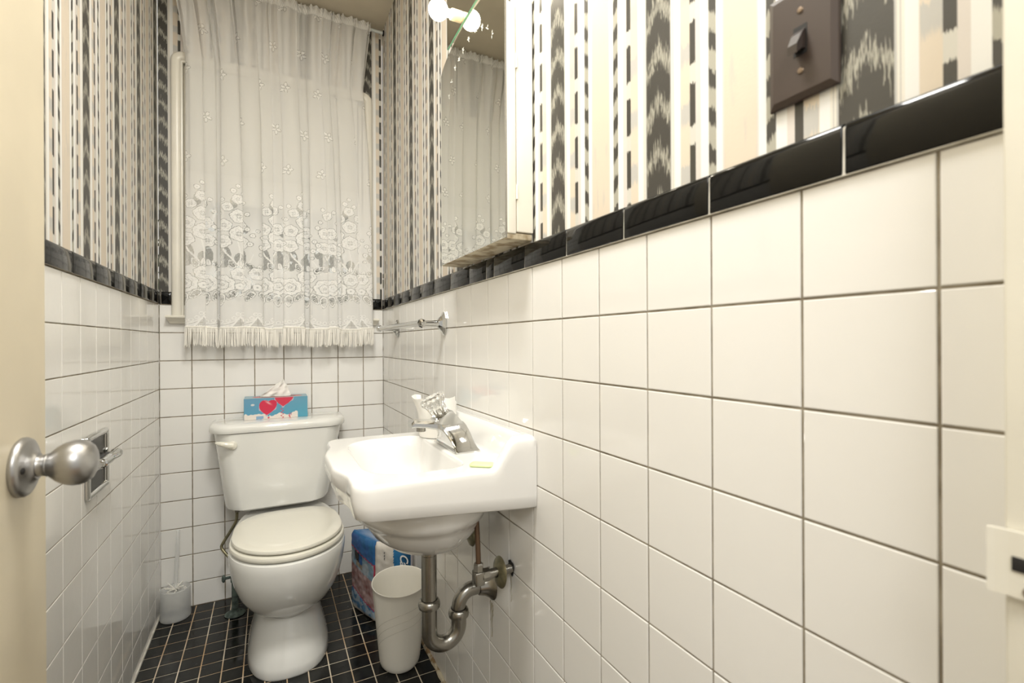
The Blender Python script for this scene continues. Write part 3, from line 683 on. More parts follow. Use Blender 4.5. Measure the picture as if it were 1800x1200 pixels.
def slab(name, f, b, a, z0, z1, rr, m_, crown=.0, pb=3.2):
    mb = MB(); prof = [(rr*.9, z0), (rr*.25, z0+rr*.25), (0, z0+rr*.8), (0, z1-rr), (rr*.3, z1-rr*.3), (rr, z1)]
    rings = [oz(f+d, b-d, a-d, z, 2., pb, -.505) for d, z in prof]
    for k, h in ((.3, .35), (.6, .75), (.9, 1.)):
        rings.append(oz(f+(-.505-f)*k, b+(-.505-b)*k, a*(1-k), z1+crown*h, 2., pb, -.505))
    mb.loft(rings); return mb.build(name, m_, tl)
slab('seat', -.700, -.292, .1735, .3905, .4085, .007, M['seat'])
slab('lid', -.692, -.300, .1675, .4120, .4265, .008, M['seat'], .004)
for x in (cx-.075, cx+.075): MB().box(x-.018, x+.018, -.290, -.262, .388, .404, .005).build('lid_hinge', M['seat'], tl)
# tank
mb = MB(); rings = []
def tk(x0, x1, yf, z, r=.062, yb=-.022): return rrect(x0, x1, yf, yb, (.015, .015, r, r), z, 7)
def bow(ring, amt, x0, x1, yb=-.022):
    out = []
    for x, y, z in ring:
        q = (2*(x-x0)/(x1-x0)-1); out.append((x, y-amt*(1-q*q)*min(1, max(0, (yb-y)/.15)), z))
    return out
TX0, TX1 = -.665, -.208
for t, z in ((0, .405), (.02, .412), (.06, .425), (.35, .52), (.7, .62), (1., .703)):
    k = t**.9; x0 = -.628+(TX0+.628)*k; x1 = -.262+(TX1+.262)*k; e = .014 if t == 0 else (.003 if t == .02 else 0)
    rings.append(bow(tk(x0+e, x1-e, -.185-.010*k+e, z), .030, x0, x1))
mb.loft(rings); mb.build('tank', M['porcelain'], tl)
mb = MB(); rings = []
for d, z in ((.010, .7035), (.002, .706), (0, .712), (0, .724), (.003, .732), (.010, .7375), (.022, .7395), (.05, .7405)):
    x0, x1 = TX0-.017+d, TX1+.015-d; rings.append(bow(tk(x0, x1, -.200+d, z, .068-d*.6, -.014-d*.5), .034, x0, x1))
mb.loft(rings); mb.build('tank_lid', M['porcelain'], tl)
mb = MB(); mb.lathe([(0, 0), (.016, 0), (.0165, .006), (.0145, .012), (.008, .0155), (0, .016)], (-.600, -.2035, .662), (0, -1, 0), 24)
mb.tube([(-.600, -.2145, .663), (-.618, -.219, .668), (-.640, -.219, .6745), (-.654, -.216, .6775)], [.0145, .0115, .0080, .0035], 14, sub=4); mb.build('flush_lever', M['seat'], tl)
# ---- tissue box on the tank
def vcol(o, fn):
    me = o.data; ca = me.color_attributes.new('Col', 'FLOAT_COLOR', 'POINT'); base = Vector(o['_b'])
    ca.data.foreach_set('color', np.array([(*fn(v.co+base), 1.) for v in me.vertices], dtype=np.float32).ravel())
bx0, bx1, byf, byb, bz0, bz1 = -.566, -.336, -.128, -.020, .7410, .8240
tbx = thing('tissue_box', 'blue tissue box printed with two red heart balloons, on the toilet tank', 'tissue box', ((bx0+bx1)/2, (byf+byb)/2, bz0))
nx_, nz_, ny_ = 170, 62, 50
mb = MB()
def grid(f, nu, nv):
    mb.add([f(i/nu, j/nv) for j in range(nv+1) for i in range(nu+1)], [(j*(nu+1)+i, j*(nu+1)+i+1, (j+1)*(nu+1)+i+1, (j+1)*(nu+1)+i) for j in range(nv) for i in range(nu)])
grid(lambda u, v: (bx0+(bx1-bx0)*u, byf, bz0+(bz1-bz0)*v), nx_, nz_); grid(lambda u, v: (bx0+(bx1-bx0)*u, byf+(byb-byf)*v, bz1), nx_, ny_)
for x in (bx0, bx1): grid(lambda u, v: (x, byf+(byb-byf)*u, bz0+(bz1-bz0)*v), 20, 20)
grid(lambda u, v: (bx0+(bx1-bx0)*u, byb, bz0+(bz1-bz0)*v), 4, 4); grid(lambda u, v: (bx0+(bx1-bx0)*u, byf+(byb-byf)*v, bz0), 4, 4)
bo = mb.build('carton', M['card'], tbx)
def heart(x, z, cx_, cz_, s):
    X, Z = (x-cx_)/s, (z-cz_)/s; X -= .12*Z
    return (X*X+Z*Z-1)**3-X*X*Z**3
def boxcol(p):
    u, v = (p.x-bx0)/(bx1-bx0), (p.z-bz0)/(bz1-bz0); sky = (.085+.05*v, .31+.03*u, .46); red = (.60, .030, .075)
    if p.y > byf+1e-4 and p.z > bz1-1e-4:
        q = (p.y-byf)/(byb-byf); e = ((u-.52)/.40)**2+((q-.5)/.38)**2
        if e < .55 and abs(q-.5) < .18: return (.02, .02, .02)
        if e < 1.: return (.55, .10, .09)
        return (.26, .42, .50)
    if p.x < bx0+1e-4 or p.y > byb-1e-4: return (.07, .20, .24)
    if p.x > bx1-1e-4: return (.5, .5, .5) if p.z > .76 else sky
    if p.y > byf+1e-4: return sky
    U, V = u*2.72, v                              # width in units of the height
    h1 = heart(U, V, .98, .50, .325); h2 = heart(U, V, 1.68, .92, .37)
    if h1 < 0:
        g = math.exp(-(((U-1.0)*.6+(V-.78)*.8)/.035)**2-(((U-1.02)*.8-(V-.78)*.6)/.13)**2)
        return tuple(a*(1-g)+b*g for a, b in zip(red, (.75, .42, .42)))
    if (U-1.02)**2+(V-.055)**2 < .0016: return red
    if h2 < 0: return (.62, .045, .085)
    if h1 < .022 or h2 < .022: return (.45, .42, .50)
    if abs(U-1.60-.05*math.sin(V*40)) < .02 and V < .5: return red
    if (U-1.95)**2+(V-.16)**2 < .004 and (U-1.95)**2+(V-.16)**2 > .0016: return red
    if abs(U-1.90+.5*(V-.1)) < .025 and V < .12: return red
    n_ = mnoise.noise(Vector((U*3.1, V*5, 2.)))*.10+mnoise.noise(Vector((U*9, V*11, 5.)))*.05
    if V < .26+n_-.45*max(0, abs(U-.45)-.34)*1.5 and U < 1.05: return (.72, .66, .60) if not (.50 < U < .80 and V < .15 and n_ > -.01) else (.25, .40, .56)
    if V < .20+n_ +.06*math.sin(U*9) and 1.05 < U < 2.28: return (.74, .68, .62)
    if (U-.36)**2*2+(V-.70)**2*5 < .012: return (.60, .62, .62)
    return sky
vcol(bo, boxcol)
# the tissue pulled up through the slot
mb = MB(); rows = []
cxt, cyt = -.447, -.074
prof_l = [(0, -.066), (.2, -.060), (.4, -.040), (.6, -.028), (.8, -.008), (1., .012)]; prof_r = [(0, .046), (.2, .046), (.4, .045), (.6, .038), (.8, .036), (1., .026)]
for j in range(22):
    v = j/21; xl = np.interp(v, *zip(*prof_l)); xr = np.interp(v, *zip(*prof_r)); row = []
    for i in range(31):
        u = i/30; x = cxt+xl+(xr-xl)*u; yy = cyt+.006*math.sin(u*6+v*2.2)*(1-.3*v)+.0022*math.sin(u*17-v*5)+.004*mnoise.noise(Vector((u*5, v*6, 0)))
        z = bz1-.006+.075*v+.005*math.sin(u*9+1)*v*v-.016*v*abs(u-.62)*1.2
        row.append((x, yy, z))
    rows.append(row)
f = [(j*31+i, j*31+i+1, (j+1)*31+i+1, (j+1)*31+i) for j in range(21) for i in range(30)]
mb.add([p for r_ in rows for p in r_], f, 0, True)
mb.add([(x+.004, y+.012+.004*math.sin(x*300), z-.010) for r_ in rows for x, y, z in r_], f, 0, True)
tis = mb.build('tissue', M['paper_white'], tbx)

# ---- toilet supply pipe
sv = thing('toilet_supply_valve', 'green corroded toilet supply pipe and floor flange behind the toilet', 'pipe', (-.598, -.140, 0))
MB().lathe([(0, .0005), (.034, .0005), (.036, .003), (.028, .007), (.016, .014), (.0145, .018), (0, .018)], (-.598, -.140, 0), (0, 0, 1), 28).build('floor_flange', M['verdigris'], sv)
MB().tube([(-.598, -.140, .01), (-.598, -.140, .13)], .0115, 18).build('riser_pipe', M['verdigris'], sv)
MB().lathe([(0, 0), (.015, 0), (.015, .028), (.010, .032), (.010, .04), (0, .04)], (-.598, -.140, .125), (0, 0, 1), 8).build('valve', M['verdigris'], sv)
MB().lathe([(0, 0), (.006, 0), (.006, .02), (.015, .022), (.016, .028), (.008, .032), (0, .032)], (-.610, -.140, .145), (-1, -.15, 0), 10, sy=.6).build('valve_handle', M['verdigris'], sv)
MB().tube([(-.598, -.140, .16), (-.606, -.135, .20), (-.634, -.115, .235), (-.644, -.108, .252), (-.640, -.108, .268), (-.612, -.110, .315), (-.594, -.110, .352), (-.592, -.110, .404)], .0055, 12, sub=5).build('supply_tube', M['brass'], sv)
MB().lathe([(0, 0), (.013, 0), (.013, .02), (0, .02)], (-.592, -.110, .384), (0, 0, 1), 6).build('tank_nut', M['chrome_old'], sv, smooth=False)

# ---------------------------------------------------------------- toilet brush
tbh = thing('toilet_brush', 'frosted plastic toilet brush and holder in the back left corner', 'toilet brush', (-.799, -.062, 0))
mb = MB(); c = (-.799, -.062, .0006)
mb.lathe([(.0, .0), (.046, .0), (.0492, .003), (.0500, .010), (.0482, .105), (.0482, .112), (.0462, .113), (.0458, .108), (.0474, .012), (.044, .005), (0, .005)], c, (0, 0, 1), 40, cap0=False, cap1=False); mb.build('holder', M['frost'], tbh)
mb = MB(); mb.tube([(-.799, -.062, .02), (-.799, -.060, .115), (-.795, -.052, .215), (-.792, -.047, .325)], [.0065, .006, .0075, .0062], 12, sub=5)
mb.lathe([(0, 0), (.026, .0), (.026, .003), (0, .003)], (-.799, -.061, .100), (0, 0, 1), 24); mb.build('handle', M['frost'], tbh)
mb = MB(); r_ = random.Random(9)
for i in range(170):
    a = r_.uniform(0, 6.28); zz = r_.uniform(.03, .112); rr = r_.uniform(.026, .038); d = Vector((math.cos(a), math.sin(a), r_.uniform(.0, .5)))
    p = Vector((-.799, -.061, zz)); mb.tube([p+d*.004, p+d*rr], [.0022, .0016], 4)
mb.build('bristles', M['bristle'], tbh); tbh.children[-1]['kind'] = 'stuff'

# ---------------------------------------------------------------- sink
YN, YB = -1.440, -.985; SCX, SCY = -.185, (-1.440-.985)/2
sk = thing('sink', 'white wall-hung enamel sink with a raised back and fluted front', 'sink', (0, SCY, .575))
def outer_poly(shrink=0.):
    P = [(-.001, YB+shrink), (-.318, YB+shrink)]; rc_ = .034-shrink
    P += [(-.318-rc_*math.sin(R(a)), YB-.034+rc_*math.cos(R(a))) for a in range(8, 91, 6)]
    P += [(-.352-.018*sm(min(k-6, 54-k)/15)+shrink, YB-.040+(YN-YB+.080)*k/60) for k in range(0, 61)]
    P += [(-.318-rc_*math.cos(R(a)), YN+.034-rc_*math.sin(R(a))) for a in range(2, 91, 6)]
    P += [(-.318, YN+shrink), (-.001, YN+shrink)]
    return P
NS = 300; angs = [2*PI*i/NS for i in range(NS)]
for (ax, ay) in ((-.001, YB), (-.001, YN)):
    q = math.atan2(ay-SCY, ax-SCX) % (2*PI); k = min(range(NS), key=lambda i: abs(angs[i]-q)); angs[k] = q
def radial(poly):
    out = []; n = len(poly)
    for a in angs:
        dx, dy = math.cos(a), math.sin(a); best = None
        for i in range(n):
            x1, y1 = poly[i][0]-SCX, poly[i][1]-SCY; x2, y2 = poly[(i+1) % n][0]-SCX, poly[(i+1) % n][1]-SCY
            ex, ey = x2-x1, y2-y1; det = dx*(-ey)+ex*dy
            if abs(det) < 1e-12: continue
            t = (x1*(-ey)+ex*y1)/det; u = (dx*y1-dy*x1)/det
            if t > 0 and -1e-7 <= u <= 1+1e-7 and (best is None or t > best): best = t
        out.append((SCX+dx*best, SCY+dy*best))
    return out
def zdeck(x, y):
    dw = -x; e = min(y-YN, YB-y)
    hb = .058*sm(1-(dw-.026)/.026); hc = .058*sm((.098-dw)/.054)*sm((.040-e)/.022)
    corner = .058*sm(1-(math.hypot(max(0, .058-dw), max(0, .058-e))-0.)/.001)*0
    return .800+max(hb, hc)
O = radial(outer_poly()); OP = radial([(p[0], p[1]) for p in rrect(-.315, -.128, -1.388, -1.037, (.035, .085, .085, .035), 0, 10)])
def lerp2(a, b, t): return [(p[0]+(q[0]-p[0])*t, p[1]+(q[1]-p[1])*t) for p, q in zip(a, b)]
def zbot(x): return .707+.026*min(1, -x/.335)
rings = []
drain = [(-.158+.024*math.cos(a), SCY+.024*math.sin(a)) for a in angs]
# underside belly (bottom to top)
def ell(ax, ay, z, c=-.172): return [(c+ax*math.cos(a)*.999, SCY+ay*math.sin(a), z) for a in angs]
rings += [ell(*q) for q in ((.026, .026, .574, -.154), (.034, .036, .577, -.154), (.054, .060, .586, -.155), (.086, .097, .602, -.159), (.112, .130, .628, -.165), (.125, .152, .654, -.169), (.130, .160, .667, -.171), (.139, .171, .671, -.173), (.145, .180, .688, -.175), (.145, .183, .703, -.175))]
for k, dz in ((.84, .003), (.90, .0), (.93, .001)):
    rings.append([(SCX+(x-SCX)*k if x < -.01 else x, SCY+(y-SCY)*k if abs(k-1) > .01 else y*k+SCY*(1-k), zbot(x)+dz) for x, y in O])
rings.append([(x+.012*sm((-x-.345)/.025)+.003*sm((-x-.3)/.04), y*.996+SCY*.004, zbot(x)+.008) for x, y in O])
rings.append([(x+.006*sm((-x-.345)/.025), y, zbot(x)+.03) for x, y in O])
rings.append([(x, y, zdeck(x, y)-.030) for x, y in O])
rings.append([(x, y, zdeck(x, y)-.013) for x, y in O])
for t, dz in ((.018, -.006), (.045, -.0018), (.085, 0)): rings.append([(x, y, zdeck(x, y)+dz) for x, y in lerp2(O, OP, t)])
for t in np.linspace(.12, .93, 26): rings.append([(x, y, zdeck(x, y)) for x, y in lerp2(O, OP, float(t))])
rings.append([(x, y, .7995) for x, y in lerp2(O, OP, .975)]); rings.append([(x, y, .7965) for x, y in OP])
for t, z in ((.03, .789), (.07, .772), (.12, .745), (.18, .715), (.27, .685), (.40, .662), (.58, .646), (.78, .637), (1., .630)): rings.append([(x, y, z) for x, y in lerp2(OP, drain, t)])
rings.append([(x, y, .622) for x, y in drain])
mb = MB(); mb.loft(rings, 0, True, True, True); skm = mb.build('basin', M['sink'], sk, sharp=88)
MB().lathe([(.010, .004), (.020, .0045), (.0235, .002), (.0235, 0)], (-.158, SCY, .6305), (0, 0, 1), 28, cap0=False, cap1=False).build('drain_ring', M['chrome'], sk)

# ---- faucet
fc = thing('faucet', 'chrome single-handle faucet with a clear fluted knob on the sink deck', 'faucet', (-.09, SCY, .800))
mb = MB(); rings = []
def fr2(x0, x1, hy, z, r=.004, k=4): return rrect(x0, x1, SCY-hy, SCY+hy, r, z, k)
for x0, x1, hy, z, r in ((-.117, -.058, .0780, .8000, .004), (-.117, -.058, .0780, .8035, .004), (-.1155, -.0595, .0755, .8055, .004), (-.1145, -.0605, .0670, .8085, .004), (-.1155, -.0615, .0560, .8155, .005), (-.119, -.0625, .0455, .8255, .006), (-.125, -.064, .0365, .8365, .007), (-.133, -.067, .0300, .8460, .008), (-.138, -.071, .0270, .8540, .008), (-.140, -.076, .0255, .8600, .007)):
    rings.append(fr2(x0, x1, hy, z, r))
mb.loft(rings, 0, True, True, True); fb = mb.build('body', M['chrome'], fc, sharp=30)
mb = MB(); rings = []
for x, hy, zt, zb in ((-.074, .0180, .8575, .8460), (-.092, .0235, .8600, .8400), (-.115, .0270, .8630, .8400), (-.140, .0255, .8655, .8470), (-.165, .0225, .8680, .8525), (-.191, .0195, .8705, .8550), (-.1965, .0175, .8650, .8535)):
    rings.append([(x, SCY-hy, zb+.003), (x, SCY-hy*.9, zb), (x, SCY+hy*.9, zb), (x, SCY+hy, zb+.003), (x, SCY+hy, zt-.006), (x, SCY+hy*.82, zt), (x, SCY-hy*.82, zt), (x, SCY-hy, zt-.006)])
mb.loft(rings, 0, True, True, True, False); mb.build('spout', M['chrome'], fc, sharp=12)
MB().lathe([(0, 0), (.0095, 0), (.0105, .001), (.0105, .011), (.009, .012), (0, .012)], (-.171, SCY, .8425), (0, 0, 1), 24).build('aerator', M['chrome_old'], fc)
mb = MB(); mb.loft([[(-.148, SCY-hy, .863), (-.140, SCY-hy, .8665), (-.1085, SCY-hy, .8895), (-.1045, SCY-hy, .888), (-.078, SCY-hy, .857), (-.100, SCY-hy, .852)] for hy in (.0262, -.0262)], 0, True, True, True, False); mb.build('handle_seat', M['chrome'], fc, sharp=10)
ka = Vector((-.47, 0, .88)).normalized(); kb = Vector((-.1245, SCY, .8765))
MB().lathe([(0, -.004), (.0125, -.004), (.0125, .005), (.008, .006), (.006, .018), (0, .018)], kb, ka, 24).build('knob_stem', M['chrome_old'], fc)
mb = MB(); q = Vector((0, 0, 1)).rotation_difference(ka); rings = []
for r_, h in ((.0140, .003), (.0165, .006), (.0180, .014), (.0195, .024), (.0225, .031), (.0255, .036), (.0262, .0395), (.0250, .0425), (.0205, .0445), (.012, .0440), (.004, .0425)):
    rings.append([kb+q @ Vector(((1.13*r_*(1+(.045 if .004 < h < .041 else 0)*math.cos(14*a)))*math.cos(a), (1.13*r_*(1+(.045 if .004 < h < .041 else 0)*math.cos(14*a)))*math.sin(a), h*1.08)) for a in [2*PI*i/84 for i in range(84)]])
mb.loft(rings, 0, True, True, True); mb.build('knob', M['acrylic'], fc)

# ---- roll of toilet paper behind the faucet
rc = Vector((-.084, -1.068, .8005))
rl = thing('toilet_paper_roll', 'white toilet paper roll standing on the sink behind the faucet', 'toilet paper', tuple(rc))
mb = MB(); mb.lathe([(.020, .0), (.044, .0), (.0475, .002), (.0480, .006), (.0480, .084), (.0468, .088), (.044, .090), (.020, .090), (.020, .0)], rc, (0, 0, 1), 56, cap0=False, cap1=False); mb.build('roll', M['paper_white'], rl)
mb = MB(); rows = []
for j in range(16):
    v = j/15; row = []
    for i in range(33):
        a = R(130+ i/32*185); rr = .0488+.020*v*v*max(0, math.cos((a-R(190))*1.0))**2+.0012*math.sin(i*1.3+v*5)*v
        row.append((rc.x+rr*math.cos(a), rc.y+rr*math.sin(a), rc.z+.028+.076*v+.003*math.sin(i*.4)*v))
    rows.append(row)
mb.add([p for r_ in rows for p in r_], [(j*33+i, j*33+i+1, (j+1)*33+i+1, (j+1)*33+i) for j in range(15) for i in range(32)], 0, True)
mb.build('loose_sheet', M['paper_white'], rl)
# ---- soap
mb = MB(); rings = []
for d, z in ((.002, .8005), (0, .802), (0, .8045), (.0015, .806), (.006, .8068)):
    ring = rrect(-.0235+d, .0235-d, -.0135+d, .0135-d, .006, z, 5); a = R(-38); rings.append([(-.104+p[0]*math.cos(a)-p[1]*math.sin(a), -1.404+p[0]*math.sin(a)+p[1]*math.cos(a), p[2]) for p in ring])
mb.loft(rings); so = mb.build('soap', M['soap'], loc=(-.104, -1.404, .8005)); tag(so, 'thin pale green soap bar on the near corner of the sink', 'soap')

# ---------------------------------------------------------------- trap, tail pipe, stop valves
tr = thing('sink_drain_trap', 'worn chrome P-trap drain pipe under the sink', 'drain pipe', (-.154, SCY, .335))
ys = SCY
MB().lathe([(.0175, .0), (.0175, .115), (.0195, .117), (.0195, .147), (.023, .1475)], (-.154, ys, .446), (0, 0, 1), 30, cap0=False, cap1=False).build('tail_pipe', M['chrome_old'], tr)
def nut(name, c, ax, r=.024): MB().lathe([(r*.8, -.010), (r, -.008), (r*1.04, -.002), (r*1.0, .004), (r*.92, .008), (r*.78, .010)], c, ax, 30, cap0=False, cap1=False).build(name, M['chrome_old'], tr)
nut('slip_nut', (-.154, ys, .450), (0, 0, 1))
mb = MB(); pts = [(-.154, ys, .449), (-.154, ys, .41)]+[(-.1185+.0355*math.cos(R(a)), ys, .385+.0355*math.sin(R(a))) for a in range(180, 361, 12)]+[(-.083, ys, .402), (-.083, ys, .411)]
mb.tube(pts, .0178, 24, cap=False); mb.build('trap_bend', M['chrome_old'], tr)
nut('slip_nut', (-.083, ys, .412), (0, 0, 1), .0235)
mb = MB(); pts = [(-.083, ys, .410), (-.083, ys, .424)]+[(-.047-.036*math.cos(R(a)), ys, .424+.036*math.sin(R(a))) for a in range(0, 85, 10)]+[(-.030, ys, .460), (-.002, ys, .460)]
mb.tube(pts, .0165, 24); mb.build('trap_arm', M['chrome_old'], tr)
MB().lathe([(.0168, .034), (.0195, .0335), (.0205, .030), (.0240, .018), (.0300, .008), (.0350, .003), (.0370, .0015), (.0375, .0003)], (-.0005, ys, .460), (-1, 0, 0), 36, cap0=False, cap1=False).build('wall_flange', M['chrome_old'], tr)
def stop_valve(yv, zv, xe, name, label, tilt):
    s = thing(name, label, 'valve', (0, yv, zv))
    MB().tube([(-.0005, yv, zv), (-.075, yv, zv)], .0098, 16).build('nipple', M['chrome_old'], s)
    MB().lathe([(.0105, .009), (.013, .0085), (.022, .0065), (.0305, .003), (.0330, .0), (.0320, -.0006), (.0105, .004)], (xe, yv, zv-.002), (-1, 0, tilt), 36, cap0=False, cap1=False).build('escutcheon', M['brass'], s)
    MB().lathe([(0, 0), (.0145, 0), (.0145, .016), (.0115, .018), (.0115, .030), (0, .030)], (-.058, yv, zv), (-1, 0, 0), 8).build('valve_body', M['chrome_old'], s, smooth=False)
    MB().box(-.092, -.070, yv-.012, yv+.012, zv-.017, zv+.012, .003).build('outlet', M['chrome_old'], s)
    MB().lathe([(0, 0), (.011, 0), (.011, .014), (.008, .017), (0, .017)], (-.081, yv, zv+.012), (0, 0, 1), 6).build('compression_nut', M['chrome_old'], s, smooth=False)
    MB().tube([(-.081, yv, zv+.024), (-.080, yv+.006, zv+.075), (-.078, yv+.02, zv+.13), (-.078, yv+.03*(1 if yv < SCY else -1), zv+.165)], .0055, 12, sub=5).build('supply_tube', M['copper'], s)
    return s
s1 = stop_valve(-1.328, .545, -.030, 'sink_stop_valve', 'tarnished stop valve with its round flange slid off the wall, nearer one below the sink', .08)
s2 = stop_valve(-1.085, .537, -.0005, 'sink_stop_valve', 'dark stop valve with green round flange tight under the sink basin', .0)
# hole in the tile and drip stains
mb = MB(); r_ = random.Random(2); c = Vector((-.0019, -1.325, .545))
mb.add([c]+[c+Vector((0, math.cos(a)*(.0145+r_.uniform(-.002, .004)), math.sin(a)*(.0155+r_.uniform(-.002, .005)))) for a in np.linspace(0, 2*PI, 18, endpoint=False)], [(0, i+1, (i+1) % 18+1) for i in range(18)])
wr = bpy.data.objects['wall_right']
mb.build('pipe_hole', M['dark'], wr)
M['stain'] = mat('rust_drip_stain', (.34, .29, .14), .5, 0, Alpha=.55)
mb = MB()
for y0, w0, z0, z1 in ((-1.222, .0035, .418, .335), (-1.214, .002, .42, .37), (-1.229, .0018, .415, .388), (-1.326, .0022, .528, .47)):
    n = 12; mb.add([(-.0020, y0+s_*w0*(1-.5*i/n)+.0012*math.sin(i*1.1), z0+(z1-z0)*i/n) for i in range(n+1) for s_ in (-1, 1)], [(2*i, 2*i+1, 2*i+3, 2*i+2) for i in range(n)])
mb.build('drip_stain', M['stain'], wr)

# ---------------------------------------------------------------- wastebasket
bc = Vector((-.098, -.700, 0)); vd = Vector((.16, .98, 0)).normalized(); vp = Vector((vd.y, -vd.x, 0))
bn = thing('wastebasket', 'tall white plastic wastebasket with curved grooves on the black floor', 'wastebasket', (bc.x, bc.y, .0005))
def er(r, z, k=1.2, off=0.): return [bc+vp*(r*math.cos(a))+vd*(r*k*math.sin(a))+Vector((off, 0, z)) for a in [2*PI*i/72 for i in range(72)]]
mb = MB(); rr = lambda z: .0635+(.0875-.0635)*z/.262
prof = [(.0, .004), (.045, .001), (.058, .002), (.0625, .008)]+[(rr(z), z) for z in np.linspace(.02, .258, 14)]+[(rr(.262)+.0012, .261), (rr(.262)+.0006, .2628), (rr(.262)-.0012, .262)]+[(rr(z)-.0022, z) for z in np.linspace(.255, .02, 12)]+[(.055, .008), (.001, .007)]
mb.loft([er(max(r_, .0005), z) for r_, z in prof], 0, True, True, True); mb.build('bin_body', M['plastic'], bn)
mb = MB()
for k, zt in enumerate((.192, .166, .140)):
    pts = []
    for i in range(40):
        t = i/39; a = R(200+150*t); z = zt-.060*(1-min(1, t*1.9))**2+.022*t
        r_ = rr(z)+.0001; pts.append(bc+vp*(r_*math.cos(a))+vd*(r_*1.2*math.sin(a))+Vector((0, 0, z)))
    mb.tube(pts, .00045, 5)
mb.build('groove', M['bin_in'], bn)

# ---------------------------------------------------------------- toilet paper multipack
A_, B_, C_, D_ = Vector((-.192, -.285, 0)), Vector((-.133, -.462, 0)), Vector((-.006, -.530, 0)), Vector((-.048, -.325, 0)); PH = .300
pk = thing('toilet_paper_pack', 'blue and white plastic-wrapped toilet paper pack behind the wastebasket', 'toilet paper pack', ((A_+C_)/2)[:])
def pack_ring(z):
    k = z/PH; e = .012*(1-min(1, z/.02))**2+.012*(max(0, (z-(PH-.02))/.02))**2; cen = (A_+B_+C_+D_)/4; out = []
    for P, Q, n in ((A_, B_, 56), (B_, C_, 56), (C_, D_, 12), (D_, A_, 12)):
        for i in range(n):
            t = i/n; p = P.lerp(Q, t); nn = Vector(((Q-P).y, -(Q-P).x, 0)).normalized(); nn = -nn if nn.dot(p-cen) < 0 else nn
            c_ = min(t, 1-t)*(Q-P).length; p = p-nn*.012*max(0, 1-c_/.014)**2*.6
            p += nn*(.0035*math.sin(PI*t)+.0022*math.sin(z/PH*PI*3)**2*math.sin(PI*t)+.0016*mnoise.noise(Vector((p.x*60, p.y*60, z*60))))
            d = cen-p; d.z = 0; p = p+d.normalized()*e; p.z = z+.002; out.append(p)
    return out
zz = [.0, .003, .007, .012, .02]+list(np.linspace(.026, PH-.02, 70))+[PH-.014, PH-.008, PH-.004, PH-.001, PH]
mb = MB(); mb.loft([pack_ring(z) for z in zz]); pm = mb.build('wrapper', M['film'], pk, sharp=80)
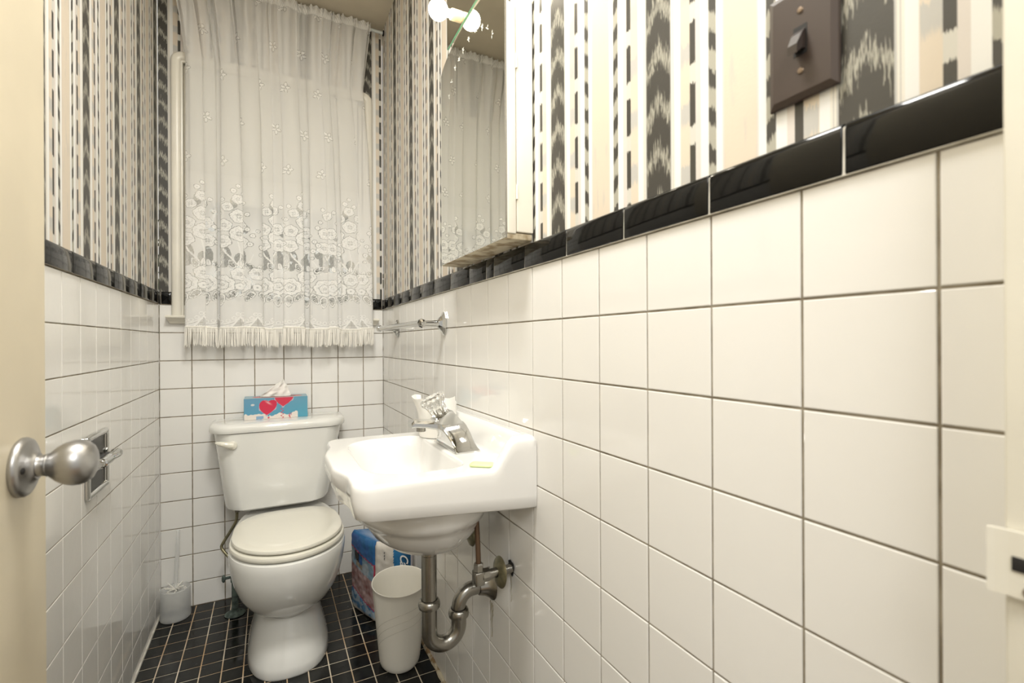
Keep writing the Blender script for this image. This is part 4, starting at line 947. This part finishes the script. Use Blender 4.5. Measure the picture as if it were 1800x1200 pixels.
def packcol(p):
    z = p.z/PH; eAB = (B_-A_); t = (p-A_).dot(eAB)/eAB.length_squared; eBC = (C_-B_); u = (p-B_).dot(eBC)/eBC.length_squared
    nAB = abs((p-A_).cross(eAB.normalized()).z); nBC = abs((p-B_).cross(eBC.normalized()).z); WHT = (.74, .70, .64); BL = (.030, .15, .36)
    if z > .985: return BL if t < .97 and nAB < .09 else WHT
    if nAB < .014 and t < .985:
        if t < .06: return (.33, .02, .04) if .38 < z < .55 else ((.04, .12, .3) if z < .38 else (.02, .03, .06))
        sl = z+.12*t
        if sl > .84: return (.028+.03*(1-t), .14+.03*mnoise.noise(p*40), .36)
        if sl > .825 or (t > .955 and z > .42): return (.45, .03, .07)
        if sl > .62:
            if .22 < t < .55 and .70 < sl < .82: return (.03, .028, .03) if t < .40 else (.03, .12, .33)
            if .27 < t < .55 and .64 < sl <= .70: return (.30, .26, .20)
            return (.22, .33, .42) if mnoise.noise(Vector((t*5, sl*8, 1))) > -.1 else (.36, .42, .47)
        if z > .22-.16*t+.10:
            q = mnoise.noise(Vector((t*3.5+sl*6, sl*9-t*6, 4))); q2 = mnoise.noise(Vector((t*14, sl*22, 9)))*.12
            return tuple(max(.02, a+q2+q*.16) for a in (.40, .26, .25))
        if z > .205-.16*t+.10: return (.38, .03, .09)
        if z > .06: return (.34, .42, .50) if mnoise.noise(Vector((t*9, z*14, 2))) > -.05 else (.10, .22, .38)
        return WHT
    if nBC < .014:
        if u > .50 and u < .94: return tuple(c*(1-.6*sm((u-.62)/.25)) for c in (.035, .19, .42)) if z > .25 else (.02, .08, .2)
        if u >= .94: return (.55, .52, .54)
        return WHT
    return WHT
vcol(pm, packcol)
def text(name, body, size, mtl, parent, M4, shear=0., depth=.0003, spacing=1.):
    cu = bpy.data.curves.new(name, 'FONT'); cu.body = body; cu.size = size; cu.shear = shear; cu.extrude = depth; cu.space_character = spacing; cu.align_x = 'LEFT'; cu.offset = size*.014
    o = bpy.data.objects.new(name, cu); col.objects.link(o); dg = bpy.context.evaluated_depsgraph_get(); me = bpy.data.meshes.new_from_object(o.evaluated_get(dg)); col.objects.unlink(o); bpy.data.objects.remove(o)
    me.transform(M4); base = Vector(parent['_b']); me.transform(Matrix.Translation(-base)); me.materials.append(mtl)
    q = bpy.data.objects.new(name, me); col.objects.link(q); q.parent = parent; return q
M['ink_white'] = mat('white_print', (.85, .85, .84), .4); M['ink_black'] = mat('black_print', (.015, .015, .015), .4)
e = (C_-B_).normalized(); nn = Vector((e.y, -e.x, 0)); nn = nn if nn.dot(B_-D_) > 0 else -nn
dn = Vector((0, 0, -1))
def pack_mat(u, z): 
    o_ = B_.lerp(C_, u)+nn*.0075; return Matrix(((dn.x, e.x, nn.x, o_.x), (dn.y, e.y, nn.y, o_.y), (dn.z, e.z, nn.z, z), (0, 0, 0, 1)))
text('brand_lettering', 'Cashmere', .042, M['ink_white'], pk, pack_mat(.68, .266), .35, .0004, .86)
for k, z in enumerate((.268, .257, .246)):
    o_ = B_.lerp(C_, .27)+nn*.0072; mb = MB(); 
    for (a, b, c_, d) in ((-.0010, .0022, 0, .0035), (-.0022, .0012, -.0008, .0010), (-.0008, .0008, -.0042, -.0018)): mb.add([o_+e*a+Vector((0, 0, z+c_)), o_+e*b+Vector((0, 0, z+c_)), o_+e*b+Vector((0, 0, z+d)), o_+e*a+Vector((0, 0, z+d))], [(0, 1, 2, 3)])
    mb.build('printed_mark', M['ink_black'], pk)
